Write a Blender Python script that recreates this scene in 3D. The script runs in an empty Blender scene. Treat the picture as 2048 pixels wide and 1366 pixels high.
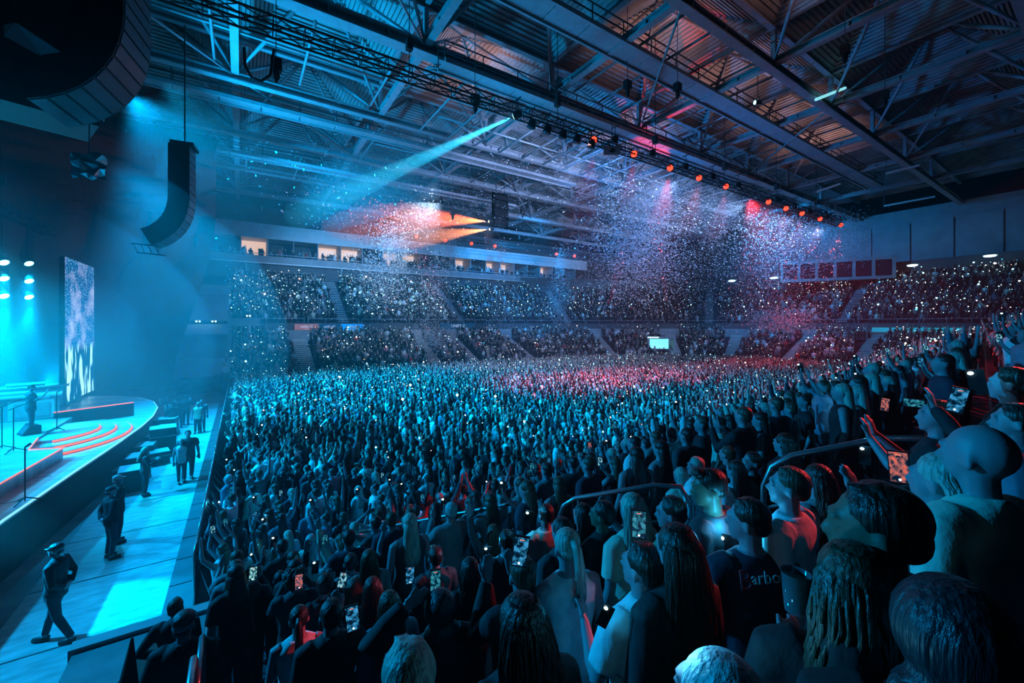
import bpy, bmesh, math, random
import numpy as np
from mathutils import Vector, Matrix, Euler

R = random.Random(11)
SC = bpy.context.scene
COL = SC.collection
rad = math.radians

# ------------------------------------------------------------------ camera
CZ = 5.8                                   # height of the camera over the arena floor
YAW = rad(33.5)                            # camera heading, turned from +Y towards +X
FP = 820.0                                 # focal length in pixels of the 2048 px frame
FWD = Vector((math.sin(YAW), math.cos(YAW), 0)); RGT = Vector((math.cos(YAW), -math.sin(YAW), 0))
cam_d = bpy.data.cameras.new('camera'); cam_d.sensor_width = 36.0
cam_d.lens = FP / 2048 * 36.0; cam_d.shift_y = -33 / 2048.0
cam_d.clip_start = 0.05; cam_d.clip_end = 400
cam = bpy.data.objects.new('camera', cam_d); COL.objects.link(cam)
cam.location = (0, 0, CZ); cam.rotation_euler = (rad(90), 0, -YAW)
SC.camera = cam

def dirv(px):                              # horizontal direction per unit of depth for a pixel column
    return FWD + RGT * ((px - 1024) / FP)
def at(px, py, d):                         # world point behind a pixel at depth d
    v = dirv(px) * d
    return Vector((v.x, v.y, CZ + (650 - py) / FP * d))
def atY(px, py, Y): return at(px, py, Y / dirv(px).y)
def atX(px, py, X): return at(px, py, X / dirv(px).x)
def atZ(px, py, Z): return at(px, py, (CZ - Z) * FP / (py - 650.0))
def proj(p):
    v = Vector((p[0], p[1], 0)); d = v.dot(FWD)
    if d < 0.05: return None
    return (1024 + FP * v.dot(RGT) / d, 650 - (p[2] - CZ) / d * FP, d)

# ------------------------------------------------------------------ world, exposure
SC.view_settings.view_transform = 'Standard'; SC.view_settings.look = 'None'
SC.view_settings.gamma = 1.0; SC.view_settings.use_curve_mapping = False
SC.view_settings.exposure = 0.0
w = bpy.data.worlds.new('world'); SC.world = w; w.use_nodes = True
w.node_tree.nodes['Background'].inputs[0].default_value = (0.0, 0.16, 0.42, 1)
w.node_tree.nodes['Background'].inputs[1].default_value = 0.006
cy = SC.cycles
cy.max_bounces = 4; cy.diffuse_bounces = 1; cy.glossy_bounces = 1; cy.transmission_bounces = 2
cy.transparent_max_bounces = 8; cy.volume_bounces = 0; cy.sample_clamp_indirect = 2.0
cy.use_denoising = True; cy.caustics_reflective = False; cy.caustics_refractive = False
cy.use_adaptive_sampling = True; cy.adaptive_threshold = 0.03

# ------------------------------------------------------------------ lights
CYAN = (0.0, 0.40, 1.0); TEAL = (0.0, 0.46, 1.0); BLUE = (0.0, 0.22, 1.0)
RED = (1.0, 0.03, 0.05); PINK = (1.0, 0.42, 0.42); ORANGE = (1.0, 0.16, 0.05); WARM = (1.0, 0.55, 0.42)
def aim(o, to):
    d = Vector(to) - Vector(o.location)
    o.rotation_euler = d.to_track_quat('-Z', 'Y').to_euler()
def spot(loc, to, power, col, angle=30, blend=0.3, size=0.15, name='spot_light'):
    l = bpy.data.lights.new(name, 'SPOT'); l.energy = power; l.color = col
    l.spot_size = rad(angle); l.spot_blend = blend; l.shadow_soft_size = size
    o = bpy.data.objects.new(name, l); COL.objects.link(o); o.location = loc; aim(o, to); return o
def point(loc, power, col, size=0.1):
    l = bpy.data.lights.new('point_light', 'POINT'); l.energy = power; l.color = col; l.shadow_soft_size = size
    o = bpy.data.objects.new('point_light', l); COL.objects.link(o); o.location = loc; return o
def area(loc, to, power, col, sx, sy):
    l = bpy.data.lights.new('area_light', 'AREA'); l.energy = power; l.color = col; l.shape = 'RECTANGLE'; l.size = sx; l.size_y = sy
    o = bpy.data.objects.new('area_light', l); COL.objects.link(o); o.location = loc; aim(o, to); return o

# stage lamps: audience light from the rig over the stage
spot((-5.0, 30, 18.2), (9, 25, 0.0), 78000, CYAN, 88, 0.7, 0.25)
spot((-13, 20, 8.5), (-1, 20, 0.0), 22000, CYAN, 60, 0.4, 0.12)
spot((-9, 14, 9.5), (4, 7, 1.0), 12000, CYAN, 70, 0.5, 0.15)
spot((-9.5, 15.0, 5.2), (-2.9, 10.8, 0.0), 32000, TEAL, 24, 0.3, 0.05)
spot((-3.5, 29, 19), (12, 28, 0.0), 20000, TEAL, 80, 0.7, 0.3)
spot((0, 30, 18.5), (16, 62, 16), 16000, CYAN, 46, 0.8, 0.3)
STAGE_LAMPS = [atX(58, 527, -9.5), atX(58, 562, -9.5), atX(58, 594, -9.5), atX(8, 525, -9.5), atX(8, 557, -9.5), atX(8, 592, -9.5)]
for i, p in enumerate(STAGE_LAMPS):
    spot(p + Vector((.1, -.1, -.55)), p + Vector((-.6, -.8 if i < 3 else -1.5, -6)), 15000, TEAL, 44, 0.4, 0.12)
spot((-13, 22, 14), (-8, 22, 1.5), 36000, (0, .52, 1), 60, 0.5, 0.3)
spot((-9, 33, 2.4), (-7, 41, 7.5), 15000, CYAN, 70, 1.0, 0.2)
# the cyan beam from the hall truss
BEAM0 = atY(1029, 232, 18.6)
BD = (Vector((-8, 60, 10.6)) - BEAM0).normalized()
spot(BEAM0 + BD * .2, (-8, 60, 10.6), 200000, (0.03, 0.62, 1.0), 7.0, 0.25, 0.06)
# orange pair from the hanging lamp frame
OR0 = atY(978, 443, 36.0); OR1 = atY(980, 459, 36.0)
spot(OR0 + Vector((-.35, .05, -.02)), atY(600, 425, 40), 60000, ORANGE, 24, 0.6, 0.05)
spot(OR1 + Vector((-.35, .05, -.05)), atY(640, 500, 40), 36000, (1, .3, .12), 20, 0.6, 0.05)
# red lamps on the hall truss and on the far truss
RED_PX = [(1187, 280), (1268, 308), (1340, 336), (1398, 356), (1452, 373), (1537, 404), (1572, 417), (1604, 427), (1640, 438), (1682, 450)]
for i, (x, y) in enumerate(RED_PX):
    p = atY(x, y + 2, 18.5)
    spot(p + Vector((.1, .15, -.5)), p + Vector((.6, 2.4, -9)), 16000 if i in (0, 2) else 5000 if i > 7 else 4000, (1, .02, .03) if i not in (8, 9) else (1, .05, .02), 46, 0.7, 0.12)
# white and warm audience lights over the middle of the hall
spot((18, 18.5, 17), (24, 38, 0), 6000, PINK, 52, 0.9, 0.3)
spot((30, 18.5, 17), (36, 36, 2), 4000, PINK, 60, 0.9, 0.3)
spot((24, 42, 17), (24, 30, 0), 4500, (1, .5, .5), 50, 0.9, 0.3)
spot((16, 46, 17), (20, 36, 0), 7000, RED, 26, 0.8, 0.2)
spot((38, 19, 17), (24, 6, 2), 45000, RED, 40, 0.8, 0.2)
# blue fill lamps without fixtures, added to brighten the confetti
for xx_ in (17, 26, 35, 44, 52):
    spot((xx_, 17.6, 15.6), (xx_ + 3, 30, 18.6), 20000, (.32, .50, 1.0), 50, 0.8, 0.3)
    spot((xx_, 17.6, 16.2), (xx_ + 3, 28, 11.5), 9000, (.24, .44, 1.0), 50, 0.8, 0.3)
spot((15, 35, 18.8), (14, 46, 12.5), 16000, (.45, .68, 1.0), 70, 0.8, 0.3)
# narrow red lamps that pick out single people
for to_, pw_ in (((2.15, .95, 4.58), 30000), ((2.48, 3.16, 3.9), 30000), ((2.85, 8.0, 1.75), 26000)):
    spot((30, -3, 16), to_, pw_, (1, .05, .06), 2.2, 0.4, 0.05)
# lamps that graze the roof, and added blue fill for the far stands
spot((-4, 30, 14), (12, 27, 25), 17000, CYAN, 105, 0.9, 0.4)
spot((-2, 44, 13), (8, 46, 24), 5500, CYAN, 100, 0.9, 0.4)
for px_, py_ in ((14, 27.5), (23, 17.5), (32, 17.5), (41, 17.5), (23, 8), (32, 27.5), (50, 18)):
    spot((px_, py_, 22.6), (px_ + .5, py_, 28), 420, (1, .5, .45), 165, 1.0, 0.4)
spot((34, 44, 20), (42, 62, 8), 22000, (0, .34, 1), 110, 0.9, 0.5)  # added blue fill without fixtures, aimed down at the far stands
spot((52, 26, 20), (70, 24, 8), 17000, (0, .34, 1), 110, 0.9, 0.5)
spot((12, 42, 19), (12, 58, 6), 7000, (0, .36, 1), 100, 0.9, 0.5)
spot((32, 30, 8), (26, 17, 27), 22000, RED, 16, 0.4, 0.1)
spot((36, 26, 8), (27, 22, 27), 20000, RED, 14, 0.3, 0.1)
spot((26, 30, 12), (38, 22, 25), 9000, (.0, .28, 1), 120, 0.9, 0.4)
spot((14, 22, 15), (17, 20, 27), 900, (0, .4, 1), 120, 0.9, 0.4)

# ------------------------------------------------------------------ materials
def mat(name, col, rough=0.6, metal=0.0, emit=None, es=0.0, bump=None, noise=None, spec=0.5, objcol=False, inst=False):
    m = bpy.data.materials.new(name); m.use_nodes = True; nt = m.node_tree; b = nt.nodes['Principled BSDF']
    b.inputs['Base Color'].default_value = (*col, 1); b.inputs['Roughness'].default_value = rough; b.inputs['Metallic'].default_value = metal
    b.inputs['Specular IOR Level'].default_value = spec
    if emit is not None:
        b.inputs['Emission Color'].default_value = (*emit, 1); b.inputs['Emission Strength'].default_value = es
        m.cycles.emission_sampling = 'NONE'
    src = None
    if objcol:
        n = nt.nodes.new('ShaderNodeObjectInfo'); src = n.outputs['Color']
    if inst:
        n = nt.nodes.new('ShaderNodeAttribute'); n.attribute_type = 'INSTANCER'; n.attribute_name = 'tone'; src = n.outputs['Color']
    if noise:
        sc_, amt, stretch = noise
        tc = nt.nodes.new('ShaderNodeTexCoord'); mp = nt.nodes.new('ShaderNodeMapping'); mp.inputs['Scale'].default_value = stretch
        nz = nt.nodes.new('ShaderNodeTexNoise'); nz.inputs['Scale'].default_value = sc_; nz.inputs['Detail'].default_value = 4
        nt.links.new(tc.outputs['Object'], mp.inputs[0]); nt.links.new(mp.outputs[0], nz.inputs[0])
        mr = nt.nodes.new('ShaderNodeMapRange'); mr.inputs[3].default_value = 1 - amt; mr.inputs[4].default_value = 1 + amt
        mr.inputs[1].default_value = .3; mr.inputs[2].default_value = .7
        nt.links.new(nz.outputs[0], mr.inputs[0])
        mx = nt.nodes.new('ShaderNodeMix'); mx.data_type = 'RGBA'; mx.blend_type = 'MULTIPLY'; mx.inputs[0].default_value = 1
        if src: nt.links.new(src, mx.inputs[6])
        else: mx.inputs[6].default_value = (*col, 1)
        nt.links.new(mr.outputs[0], mx.inputs[7]); src = mx.outputs[2]
        if bump:
            bp = nt.nodes.new('ShaderNodeBump'); bp.inputs['Strength'].default_value = bump; bp.inputs['Distance'].default_value = .02
            nt.links.new(nz.outputs[0], bp.inputs['Height']); nt.links.new(bp.outputs[0], b.inputs['Normal'])
    if src: nt.links.new(src, b.inputs['Base Color'])
    return m
M = {}
M['concrete'] = mat('concrete', (.22, .22, .23), .55, noise=(1.2, .35, (1, 1, 1)), bump=.3)
M['ply'] = mat('floor_board', (.42, .42, .42), .42, noise=(2.2, .3, (1, 3, 1)), bump=.5)
M['steel'] = mat('painted_steel', (.42, .42, .44), .45, noise=(3, .15, (1, 1, 1)))
M['steel_dark'] = mat('dark_steel', (.10, .10, .11), .4, .3, noise=(3, .15, (1, 1, 1)))
M['chrome'] = mat('polished_rail', (.35, .35, .35), .32, .85, noise=(8, .1, (1, 1, 1)))
M['black'] = mat('black_metal', (.012, .012, .013), .45, noise=(6, .2, (1, 1, 1)))
M['cloth'] = mat('black_drape', (.02, .02, .022), .85, noise=(3, .3, (4, 4, .4)), bump=.5)
M['deck'] = mat('roof_deck', (.45, .43, .42), .5, noise=(.6, .3, (1, 1, 1)))
M['wall'] = mat('painted_wall', (.35, .36, .37), .6, noise=(.8, .15, (1, 1, 1)))
M['walldark'] = mat('dark_wall', (.09, .10, .11), .7, noise=(.8, .15, (1, 1, 1)))
M['white'] = mat('white_panel', (.75, .75, .75), .5, noise=(1, .08, (1, 1, 1)))
M['seat'] = mat('stand_seating', (.03, .035, .05), .6, noise=(4, .3, (1, 1, 1)))
M['step'] = mat('step_nosing', (.6, .58, .55), .6, noise=(4, .2, (1, 1, 1)))
M['stage'] = mat('stage_deck', (.42, .42, .43), .30, noise=(1.2, .3, (1, 3, 1)), bump=.1)
M['warm'] = mat('glowing_suite_wall', (.8, .65, .55), .6, emit=(1, .62, .42), es=.75, noise=(1, .1, (1, 1, 1)))  # room light put into the back wall as emission
M['lamp_cyan'] = mat('cyan_lamp_glass', (.1, .5, .6), .3, emit=(.15, .85, 1), es=14)
M['lamp_beam'] = mat('beam_lamp_glass', (.1, .5, .6), .3, emit=(.35, .95, 1), es=9)
M['lamp_red'] = mat('red_lamp_glass', (.6, .1, .05), .3, emit=(1, .035, .015), es=4.5)
M['lamp_orange'] = mat('orange_lamp_glass', (.6, .3, .1), .3, emit=(1, .55, .25), es=12)
M['lamp_white'] = mat('white_lamp_glass', (.8, .8, .8), .3, emit=(.5, .95, 1), es=8)
M['led_red'] = mat('red_light_strip', (.6, .1, .05), .4, emit=(1, .16, .08), es=1.3)
M['led_edge'] = mat('stage_edge_light_strip', (.4, .6, .6), .4, emit=(.3, .9, 1), es=.9)

# ------------------------------------------------------------------ mesh helpers
class MB:
    def __init__(s): s.v = []; s.f = []; s.m = []
    def add(s, vs, fs, mi=0):
        n = len(s.v); s.v += [tuple(v) for v in vs]; s.f += [tuple(i + n for i in f) for f in fs]; s.m += [mi] * len(fs)
    def box(s, c, size, rot=None, mi=0, taper=1.0):
        hx, hy, hz = size[0] / 2, size[1] / 2, size[2] / 2; vs = []
        for z in (-1, 1):
            k = taper if z > 0 else 1.0
            for x, y in ((-1, -1), (1, -1), (1, 1), (-1, 1)): vs.append(Vector((x * hx * k, y * hy * k, z * hz)))
        if rot is not None: vs = [rot @ v for v in vs]
        c = Vector(c); vs = [v + c for v in vs]
        s.add(vs, [(3, 2, 1, 0), (4, 5, 6, 7), (0, 1, 5, 4), (1, 2, 6, 5), (2, 3, 7, 6), (3, 0, 4, 7)], mi)
    def bar(s, a, b, w=.1, h=.1, mi=0):
        a = Vector(a); b = Vector(b); d = b - a; L = d.length
        if L < 1e-6: return
        s.box((a + b) / 2, (w, h, L), frame(d), mi)
    def tube(s, pts, r, n=6, mi=0, caps=True, flat=1.0):
        pts = [Vector(p) for p in pts]; k = len(pts)
        rs = r if isinstance(r, (list, tuple)) else [r] * k
        vs = []; up = None
        for i, p in enumerate(pts):
            d = pts[min(i + 1, k - 1)] - pts[max(i - 1, 0)]
            q = frame(d)
            if up is not None:
                z = d.normalized(); x = (up - z * up.dot(z)); x = x.normalized() if x.length > 1e-5 else q @ Vector((1, 0, 0))
                y = z.cross(x)
            else: x = q @ Vector((1, 0, 0)); y = q @ Vector((0, 1, 0))
            up = x
            for j in range(n):
                a = 2 * math.pi * j / n
                vs.append(p + x * (math.cos(a) * rs[i]) + y * (math.sin(a) * rs[i] * flat))
        fs = [(i * n + j, i * n + (j + 1) % n, (i + 1) * n + (j + 1) % n, (i + 1) * n + j) for i in range(k - 1) for j in range(n)]
        if caps: fs += [tuple(range(n - 1, -1, -1)), tuple((k - 1) * n + j for j in range(n))]
        s.add(vs, fs, mi)
    def ell(s, c, r, nu=10, nv=7, rot=None, mi=0):
        vs = []
        for i in range(1, nv):
            t = math.pi * i / nv
            for j in range(nu):
                a = 2 * math.pi * j / nu
                vs.append(Vector((r[0] * math.sin(t) * math.cos(a), r[1] * math.sin(t) * math.sin(a), r[2] * math.cos(t))))
        vs += [Vector((0, 0, r[2])), Vector((0, 0, -r[2]))]
        if rot is not None: vs = [rot @ v for v in vs]
        c = Vector(c); vs = [v + c for v in vs]; T = len(vs) - 2
        fs = [(i * nu + j, (i + 1) * nu + j, (i + 1) * nu + (j + 1) % nu, i * nu + (j + 1) % nu) for i in range(nv - 2) for j in range(nu)]
        fs += [(T, j, (j + 1) % nu) for j in range(nu)] + [(T + 1, (nv - 2) * nu + (j + 1) % nu, (nv - 2) * nu + j) for j in range(nu)]
        s.add(vs, fs, mi)
    def loft(s, rings, mi=0):                 # rings: list of lists of points, closed, capped
        n = len(rings[0]); vs = [p for r_ in rings for p in r_]
        fs = [(i * n + j, i * n + (j + 1) % n, (i + 1) * n + (j + 1) % n, (i + 1) * n + j) for i in range(len(rings) - 1) for j in range(n)]
        fs += [tuple(range(n - 1, -1, -1)), tuple((len(rings) - 1) * n + j for j in range(n))]
        s.add(vs, fs, mi)
    def prism(s, poly, z0, z1, mi=0):         # poly counter-clockwise in xy
        n = len(poly)
        s.add([(p[0], p[1], z0) for p in poly] + [(p[0], p[1], z1) for p in poly],
              [tuple(range(n - 1, -1, -1)), tuple(range(n, 2 * n))] + [(i, (i + 1) % n, n + (i + 1) % n, n + i) for i in range(n)], mi)
    def mesh(s, name, mats, smooth=False):
        me = bpy.data.meshes.new(name); me.from_pydata(s.v, [], s.f)
        for m in (mats if isinstance(mats, (list, tuple)) else [mats]): me.materials.append(m)
        if isinstance(mats, (list, tuple)) and len(mats) > 1: me.polygons.foreach_set('material_index', s.m)
        if smooth: me.polygons.foreach_set('use_smooth', [True] * len(me.polygons))
        me.update(); return me
    def obj(s, name, mats, parent=None, smooth=False):
        return link(name, s.mesh(name, mats, smooth), parent)
def frame(d):
    return Vector(d).to_track_quat('Z', 'Y').to_matrix()
def link(name, me, parent=None, loc=None):
    o = bpy.data.objects.new(name, me); COL.objects.link(o)
    if parent is not None: o.parent = parent
    if loc is not None: o.location = loc
    return o
def tag(o, label=None, cat=None, group=None, kind=None):
    if label: o['label'] = label
    if cat: o['category'] = cat
    if group: o['group'] = group
    if kind: o['kind'] = kind
    return o
def thing(name, label, cat, loc=(0, 0, 0), rz=0, group=None):
    o = bpy.data.objects.new(name, None); COL.objects.link(o); o.location = loc; o.rotation_euler = (0, 0, rz)
    o.empty_display_size = .1
    return tag(o, label, cat, group)
def struct(name, mb, m, parent=None, smooth=False):
    o = mb.obj(name, m, parent, smooth)
    if parent is None: o['kind'] = 'structure'
    return o
def dup(root, loc=None, rz=None, label=None, group=None):
    r = root.copy(); COL.objects.link(r)
    if loc is not None: r.location = loc
    if rz is not None: r.rotation_euler = (0, 0, rz)
    if label: r['label'] = label
    if group: r['group'] = group
    for ch in root.children:
        c = ch.copy(); COL.objects.link(c); c.parent = r
        for g in ch.children:
            d = g.copy(); COL.objects.link(d); d.parent = c
    return r

ORD = ['first', 'second', 'third', 'fourth', 'fifth', 'sixth', 'seventh', 'eighth', 'ninth', 'tenth', 'eleventh', 'twelfth', 'thirteenth', 'fourteenth', 'fifteenth', 'sixteenth', 'seventeenth', 'eighteenth', 'nineteenth', 'twentieth', 'twenty-first', 'twenty-second', 'twenty-third', 'twenty-fourth', 'twenty-fifth', 'twenty-sixth', 'twenty-seventh', 'twenty-eighth', 'twenty-ninth', 'thirtieth']
ORD += ['%s beyond the thirtieth' % o for o in ORD]

# ================================================================== the hall
XL = [-18.3, -9.3, -0.3, 9.0, 18.4, 27.7, 36.5, 45.3, 54.5, 64.0, 78.0]
YL = [-6.5, 3.0, 12.3, 22.7, 32.0, 41.0, 50.0, 59.0, 66.0]
ZB, ZD, ZA = 21.8, 24.6, 27.4             # lower girders, deck edges, bay centres

mb = MB(); mb.box((30, 28, -.15), (100, 80, .3)); floor = struct('floor', mb, M['concrete'])
# floor boards in the pit between stage and barrier
for i in range(12):
    b_ = MB(); b_.box((-2.3, 8.2 + i * 2.44 + 1.2, .012), (3.0, 2.40, .024)); o = b_.obj('floor_board', M['ply'], floor)

# roof: every bay is a low pyramid of four ribbed metal sheets
ceiling = thing('ceiling', None, None); ceiling['kind'] = 'structure'
def deck_sheet(c0, c1, ap):               # ribs run parallel to the outer edge c0-c1
    c0, c1, ap = Vector(c0), Vector(c1), Vector(ap); n = 20; b_ = MB()
    nrm = (c1 - c0).cross(ap - c0).normalized()
    if nrm.z > 0: nrm = -nrm
    vs = []
    for i in range(n + 1):
        for k, (t, h) in enumerate(((i / n, 0.0), ((i + .5) / n, 0.0), ((i + .5) / n, .12), ((i + 1) / n, .12))):
            t = min(t, .995); a = c0.lerp(ap, t); b2 = c1.lerp(ap, t)
            vs += [a + nrm * h, b2 + nrm * h]
    m_ = len(vs) // 2
    b_.add(vs, [(2 * i, 2 * i + 1, 2 * i + 3, 2 * i + 2) for i in range(m_ - 1)])
    return b_.obj('roof_sheet', M['deck'], ceiling)
for i in range(len(XL) - 1):
    for j in range(len(YL) - 1):
        x0, x1, y0, y1 = XL[i], XL[i + 1], YL[j], YL[j + 1]
        ap = ((x0 + x1) / 2, (y0 + y1) / 2, ZA)
        c = [(x0, y0, ZD), (x1, y0, ZD), (x1, y1, ZD), (x0, y1, ZD)]
        if x1 < -9: continue
        for k in range(4): deck_sheet(c[k], c[(k + 1) % 4], ap)
def ibeam(a, b, w, h, name='roof_girder', m='steel'):
    b_ = MB(); a = Vector(a); b = Vector(b); z = Vector((0, 0, 1))
    b_.bar(a + z * (h / 2 - .04), b + z * (h / 2 - .04), w if abs((b - a).x) < .1 else .08, .08 if abs((b - a).x) < .1 else w)
    b_.bar(a - z * (h / 2 - .04), b - z * (h / 2 - .04), w if abs((b - a).x) < .1 else .08, .08 if abs((b - a).x) < .1 else w)
    d = (b - a).normalized(); side = d.cross(z)
    c = (a + b) / 2; L = (b - a).length
    rot = Matrix((side, d, z)).transposed()
    for q in (): pass
    b_.v = []; b_.f = []; b_.m = []
    b_.box(c + z * (h / 2 - .04), (w, L, .08), rot); b_.box(c - z * (h / 2 - .04), (w, L, .08), rot); b_.box(c, (.06, L, h - .16), rot)
    k = int(L / 3)
    for i in range(k): b_.box(a + d * (i + .5) * L / k, (w * .8, .05, h - .16), rot)
    return b_.obj(name, M[m], ceiling)
for j, y in enumerate(YL[1:-1]):
    w_ = .75 if j in (2,) else .5
    ibeam((-16, y, ZB), (78, y, ZB), w_, .7 if j == 2 else .5)
    ibeam((-16, y, ZD - .25), (78, y, ZD - .25), .35, .4)
for x in XL[1:-1]:
    ibeam((x, -2, ZB + .35), (x, 64, ZB + .35), .42, .45)
    ibeam((x, -2, ZD - .1), (x, 64, ZD - .1), .3, .35)
# braces that fan out from every node of the lower grid
for x in XL[1:-1]:
    for y in YL[1:-1]:
        i, j = XL.index(x), YL.index(y)
        b_ = MB(); b_.bar((x, y, ZB + .2), (x, y, ZD), .26, .26); b_.obj('roof_post', M['steel'], ceiling)
        if x > 60 or y > 60: continue
        for dx in (-1, 1):
            for dy in (-1, 1):
                ax = (x + XL[min(max(i + dx, 0), len(XL) - 1)]) / 2; ay = (y + YL[min(max(j + dy, 0), len(YL) - 1)]) / 2
                b_ = MB(); b_.tube([(x, y, ZB + .3), (x * .5 + ax * .5, y * .5 + ay * .5, (ZB + ZA) / 2), (ax, ay, ZA - .2)], [.07, .15, .07], 6)
                b_.obj('roof_brace', M['steel'], ceiling, True)
# light tubes of the lower grid between the girders
def grid(x0, x1, y0, y1, nx, ny, z, r=.08):
    for i in range(nx + 1):
        x = x0 + (x1 - x0) * i / nx; b_ = MB(); b_.tube([(x, y0, z), (x, y1, z)], r, 6); b_.obj('grid_tube', M['steel'], ceiling, True)
    for i in range(1, ny):
        y = y0 + (y1 - y0) * i / ny; b_ = MB(); b_.tube([(x0, y, z + .15), (x1, y, z + .15)], r, 6); b_.obj('grid_tube', M['steel'], ceiling, True)
grid(12, 52, 23.3, 31.6, 16, 3, 21.4); grid(20, 45, 13, 22.2, 10, 2, 22.6); grid(9.5, 45, 33, 40.5, 9, 2, 21.6, .06); grid(-6, 8, 24, 31, 3, 2, 22.0)
grid(-8, 30, 42, 49.5, 9, 2, 21.2, .06)
# diagonal ties in the lower grid
for x, x2, y, y2 in [(XL[i], XL[i + 1], YL[j], YL[j + 1]) for i in range(1, 8) for j in range(2, 6) if (i + j) % 2 == 0]:
    b_ = MB(); b_.tube([(x, y, ZB + .1), (x2, y2, ZB + .1)], .07, 5); b_.obj('roof_tie', M['steel'], ceiling, True)

# catwalks under the roof: flat walkway, two handrails, posts
def catwalk(a, b, label, wid=.9, z=0):
    a = Vector(a); b = Vector(b); t = thing('catwalk', label, 'catwalk', a); d = b - a; L = d.length; ux = d.normalized(); sd = ux.cross(Vector((0, 0, 1)))
    rot = Matrix((sd, ux, Vector((0, 0, 1)))).transposed()
    n = int(L / 2.4)
    for i in range(n):
        q = MB(); q.box(ux * ((i + .5) * L / n), (wid, L / n - .06, .05), rot); q.obj('walkway_panel', M['steel'], t)
    for s_ in (-1, 1):
        q = MB(); q.box(ux * (L / 2) + sd * (s_ * (wid / 2 + .06)) + Vector((0, 0, -.02)), (.12, L, .26), rot); q.obj('side_channel', M['steel'], t)
        for hz in (.6, 1.1):
            q = MB(); q.bar(sd * s_ * (wid / 2) + Vector((0, 0, hz)), d + sd * s_ * (wid / 2) + Vector((0, 0, hz)), .06, .06); q.obj('handrail', M['steel_dark'], t)
        for i in range(n + 1):
            q = MB(); q.bar(ux * (i * L / n) + sd * s_ * (wid / 2), ux * (i * L / n) + sd * s_ * (wid / 2) + Vector((0, 0, 1.12)), .05, .05); q.obj('rail_post', M['steel_dark'], t)
    return t
catwalk((6, 16.6, 22.0), (62, 16.6, 22.0), 'wide steel catwalk with black handrails under the roof, ends above the red lamps', 1.3)
catwalk((9.5, 21.6, 20.6), (44, 21.6, 20.6), 'lower steel catwalk running just above the lighting truss')
catwalk((-6, 33.4, 20.9), (30, 33.4, 20.9), 'steel catwalk crossing the roof behind the cyan beam')
catwalk((-8, 41.8, 20.3), (28, 41.8, 20.3), 'far steel catwalk hung over the far half of the floor')

# ------------------------------------------------------------------ bowl of the stands
front = [(-1.5, 43.5), (4, 43.5), (10, 43.5), (16, 43.5), (22, 43.5), (28, 43.5), (33, 43.5)]
for k in range(1, 17):
    a = math.pi / 2 * (1 - k / 16); front.append((33 + 24 * math.cos(a), 26 + 17.5 * math.sin(a)))
front += [(57, 20), (57, 14), (57, 8), (57, 1)]
front = [Vector((x, y, 0)) for x, y in front]
FN = []
for i, p in enumerate(front):
    t_ = front[min(i + 1, len(front) - 1)] - front[max(i - 1, 0)]; t_.normalize(); FN.append(Vector((-t_.y, t_.x, 0)))
acc = [0.0]
for i in range(1, len(front)): acc.append(acc[-1] + (front[i] - front[i - 1]).length)
LT = acc[-1]
def bowl(s, d, z=0.0):
    s = min(max(s, 0), LT - 1e-4); i = 0
    while i < len(acc) - 2 and acc[i + 1] < s: i += 1
    f = (s - acc[i]) / (acc[i + 1] - acc[i]); n = FN[i].lerp(FN[i + 1], f).normalized()
    return front[i].lerp(front[i + 1], f) + n * d + Vector((0, 0, z)), n
def profile_strip(name, prof, m, s0=0.0, s1=None, parent=None, step=2.0):
    s1 = LT if s1 is None else s1; n = max(2, int((s1 - s0) / step)); b_ = MB(); k = len(prof)
    vs = [bowl(s0 + (s1 - s0) * i / n, d, z)[0] for i in range(n + 1) for d, z in prof]
    b_.add(vs, [(i * k + j, (i + 1) * k + j, (i + 1) * k + j + 1, i * k + j + 1) for i in range(n) for j in range(k - 1)])
    return struct(name, b_, m, parent)
LOW = [(k * .85, .7 + k * .36) for k in range(10)]           # tread positions of the lower tier
UPP = [(9.2 + k * .8, 5.7 + k * .5) for k in range(13)]      # and of the upper tier
def terraces(rows, run):
    pr = []
    for d, z in rows: pr += [(d, z), (d + run, z)]
    return pr
lower = profile_strip('lower_stand', [(0, 0)] + terraces(LOW, .85), M['seat']); lower['kind'] = 'structure'
upper = profile_strip('upper_stand', [(9.0, 5.1)] + terraces(UPP, .8), M['seat']); upper['kind'] = 'structure'
profile_strip('wall_concourse', [(8.5, 3.9), (8.5, 5.15), (9.05, 5.15)], M['wall'])
profile_strip('trim_1', [(8.9, 5.15), (8.75, 5.15), (8.75, 6.05), (8.9, 6.05)], M['walldark'])
profile_strip('trim_2', [(8.7, 5.05), (8.6, 5.05), (8.6, 5.17), (8.7, 5.17)], M['white'])
profile_strip('wall_front', [(-.12, 0), (-.12, 1.15), (0, 1.15), (0, 0)], M['walldark'])
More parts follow.
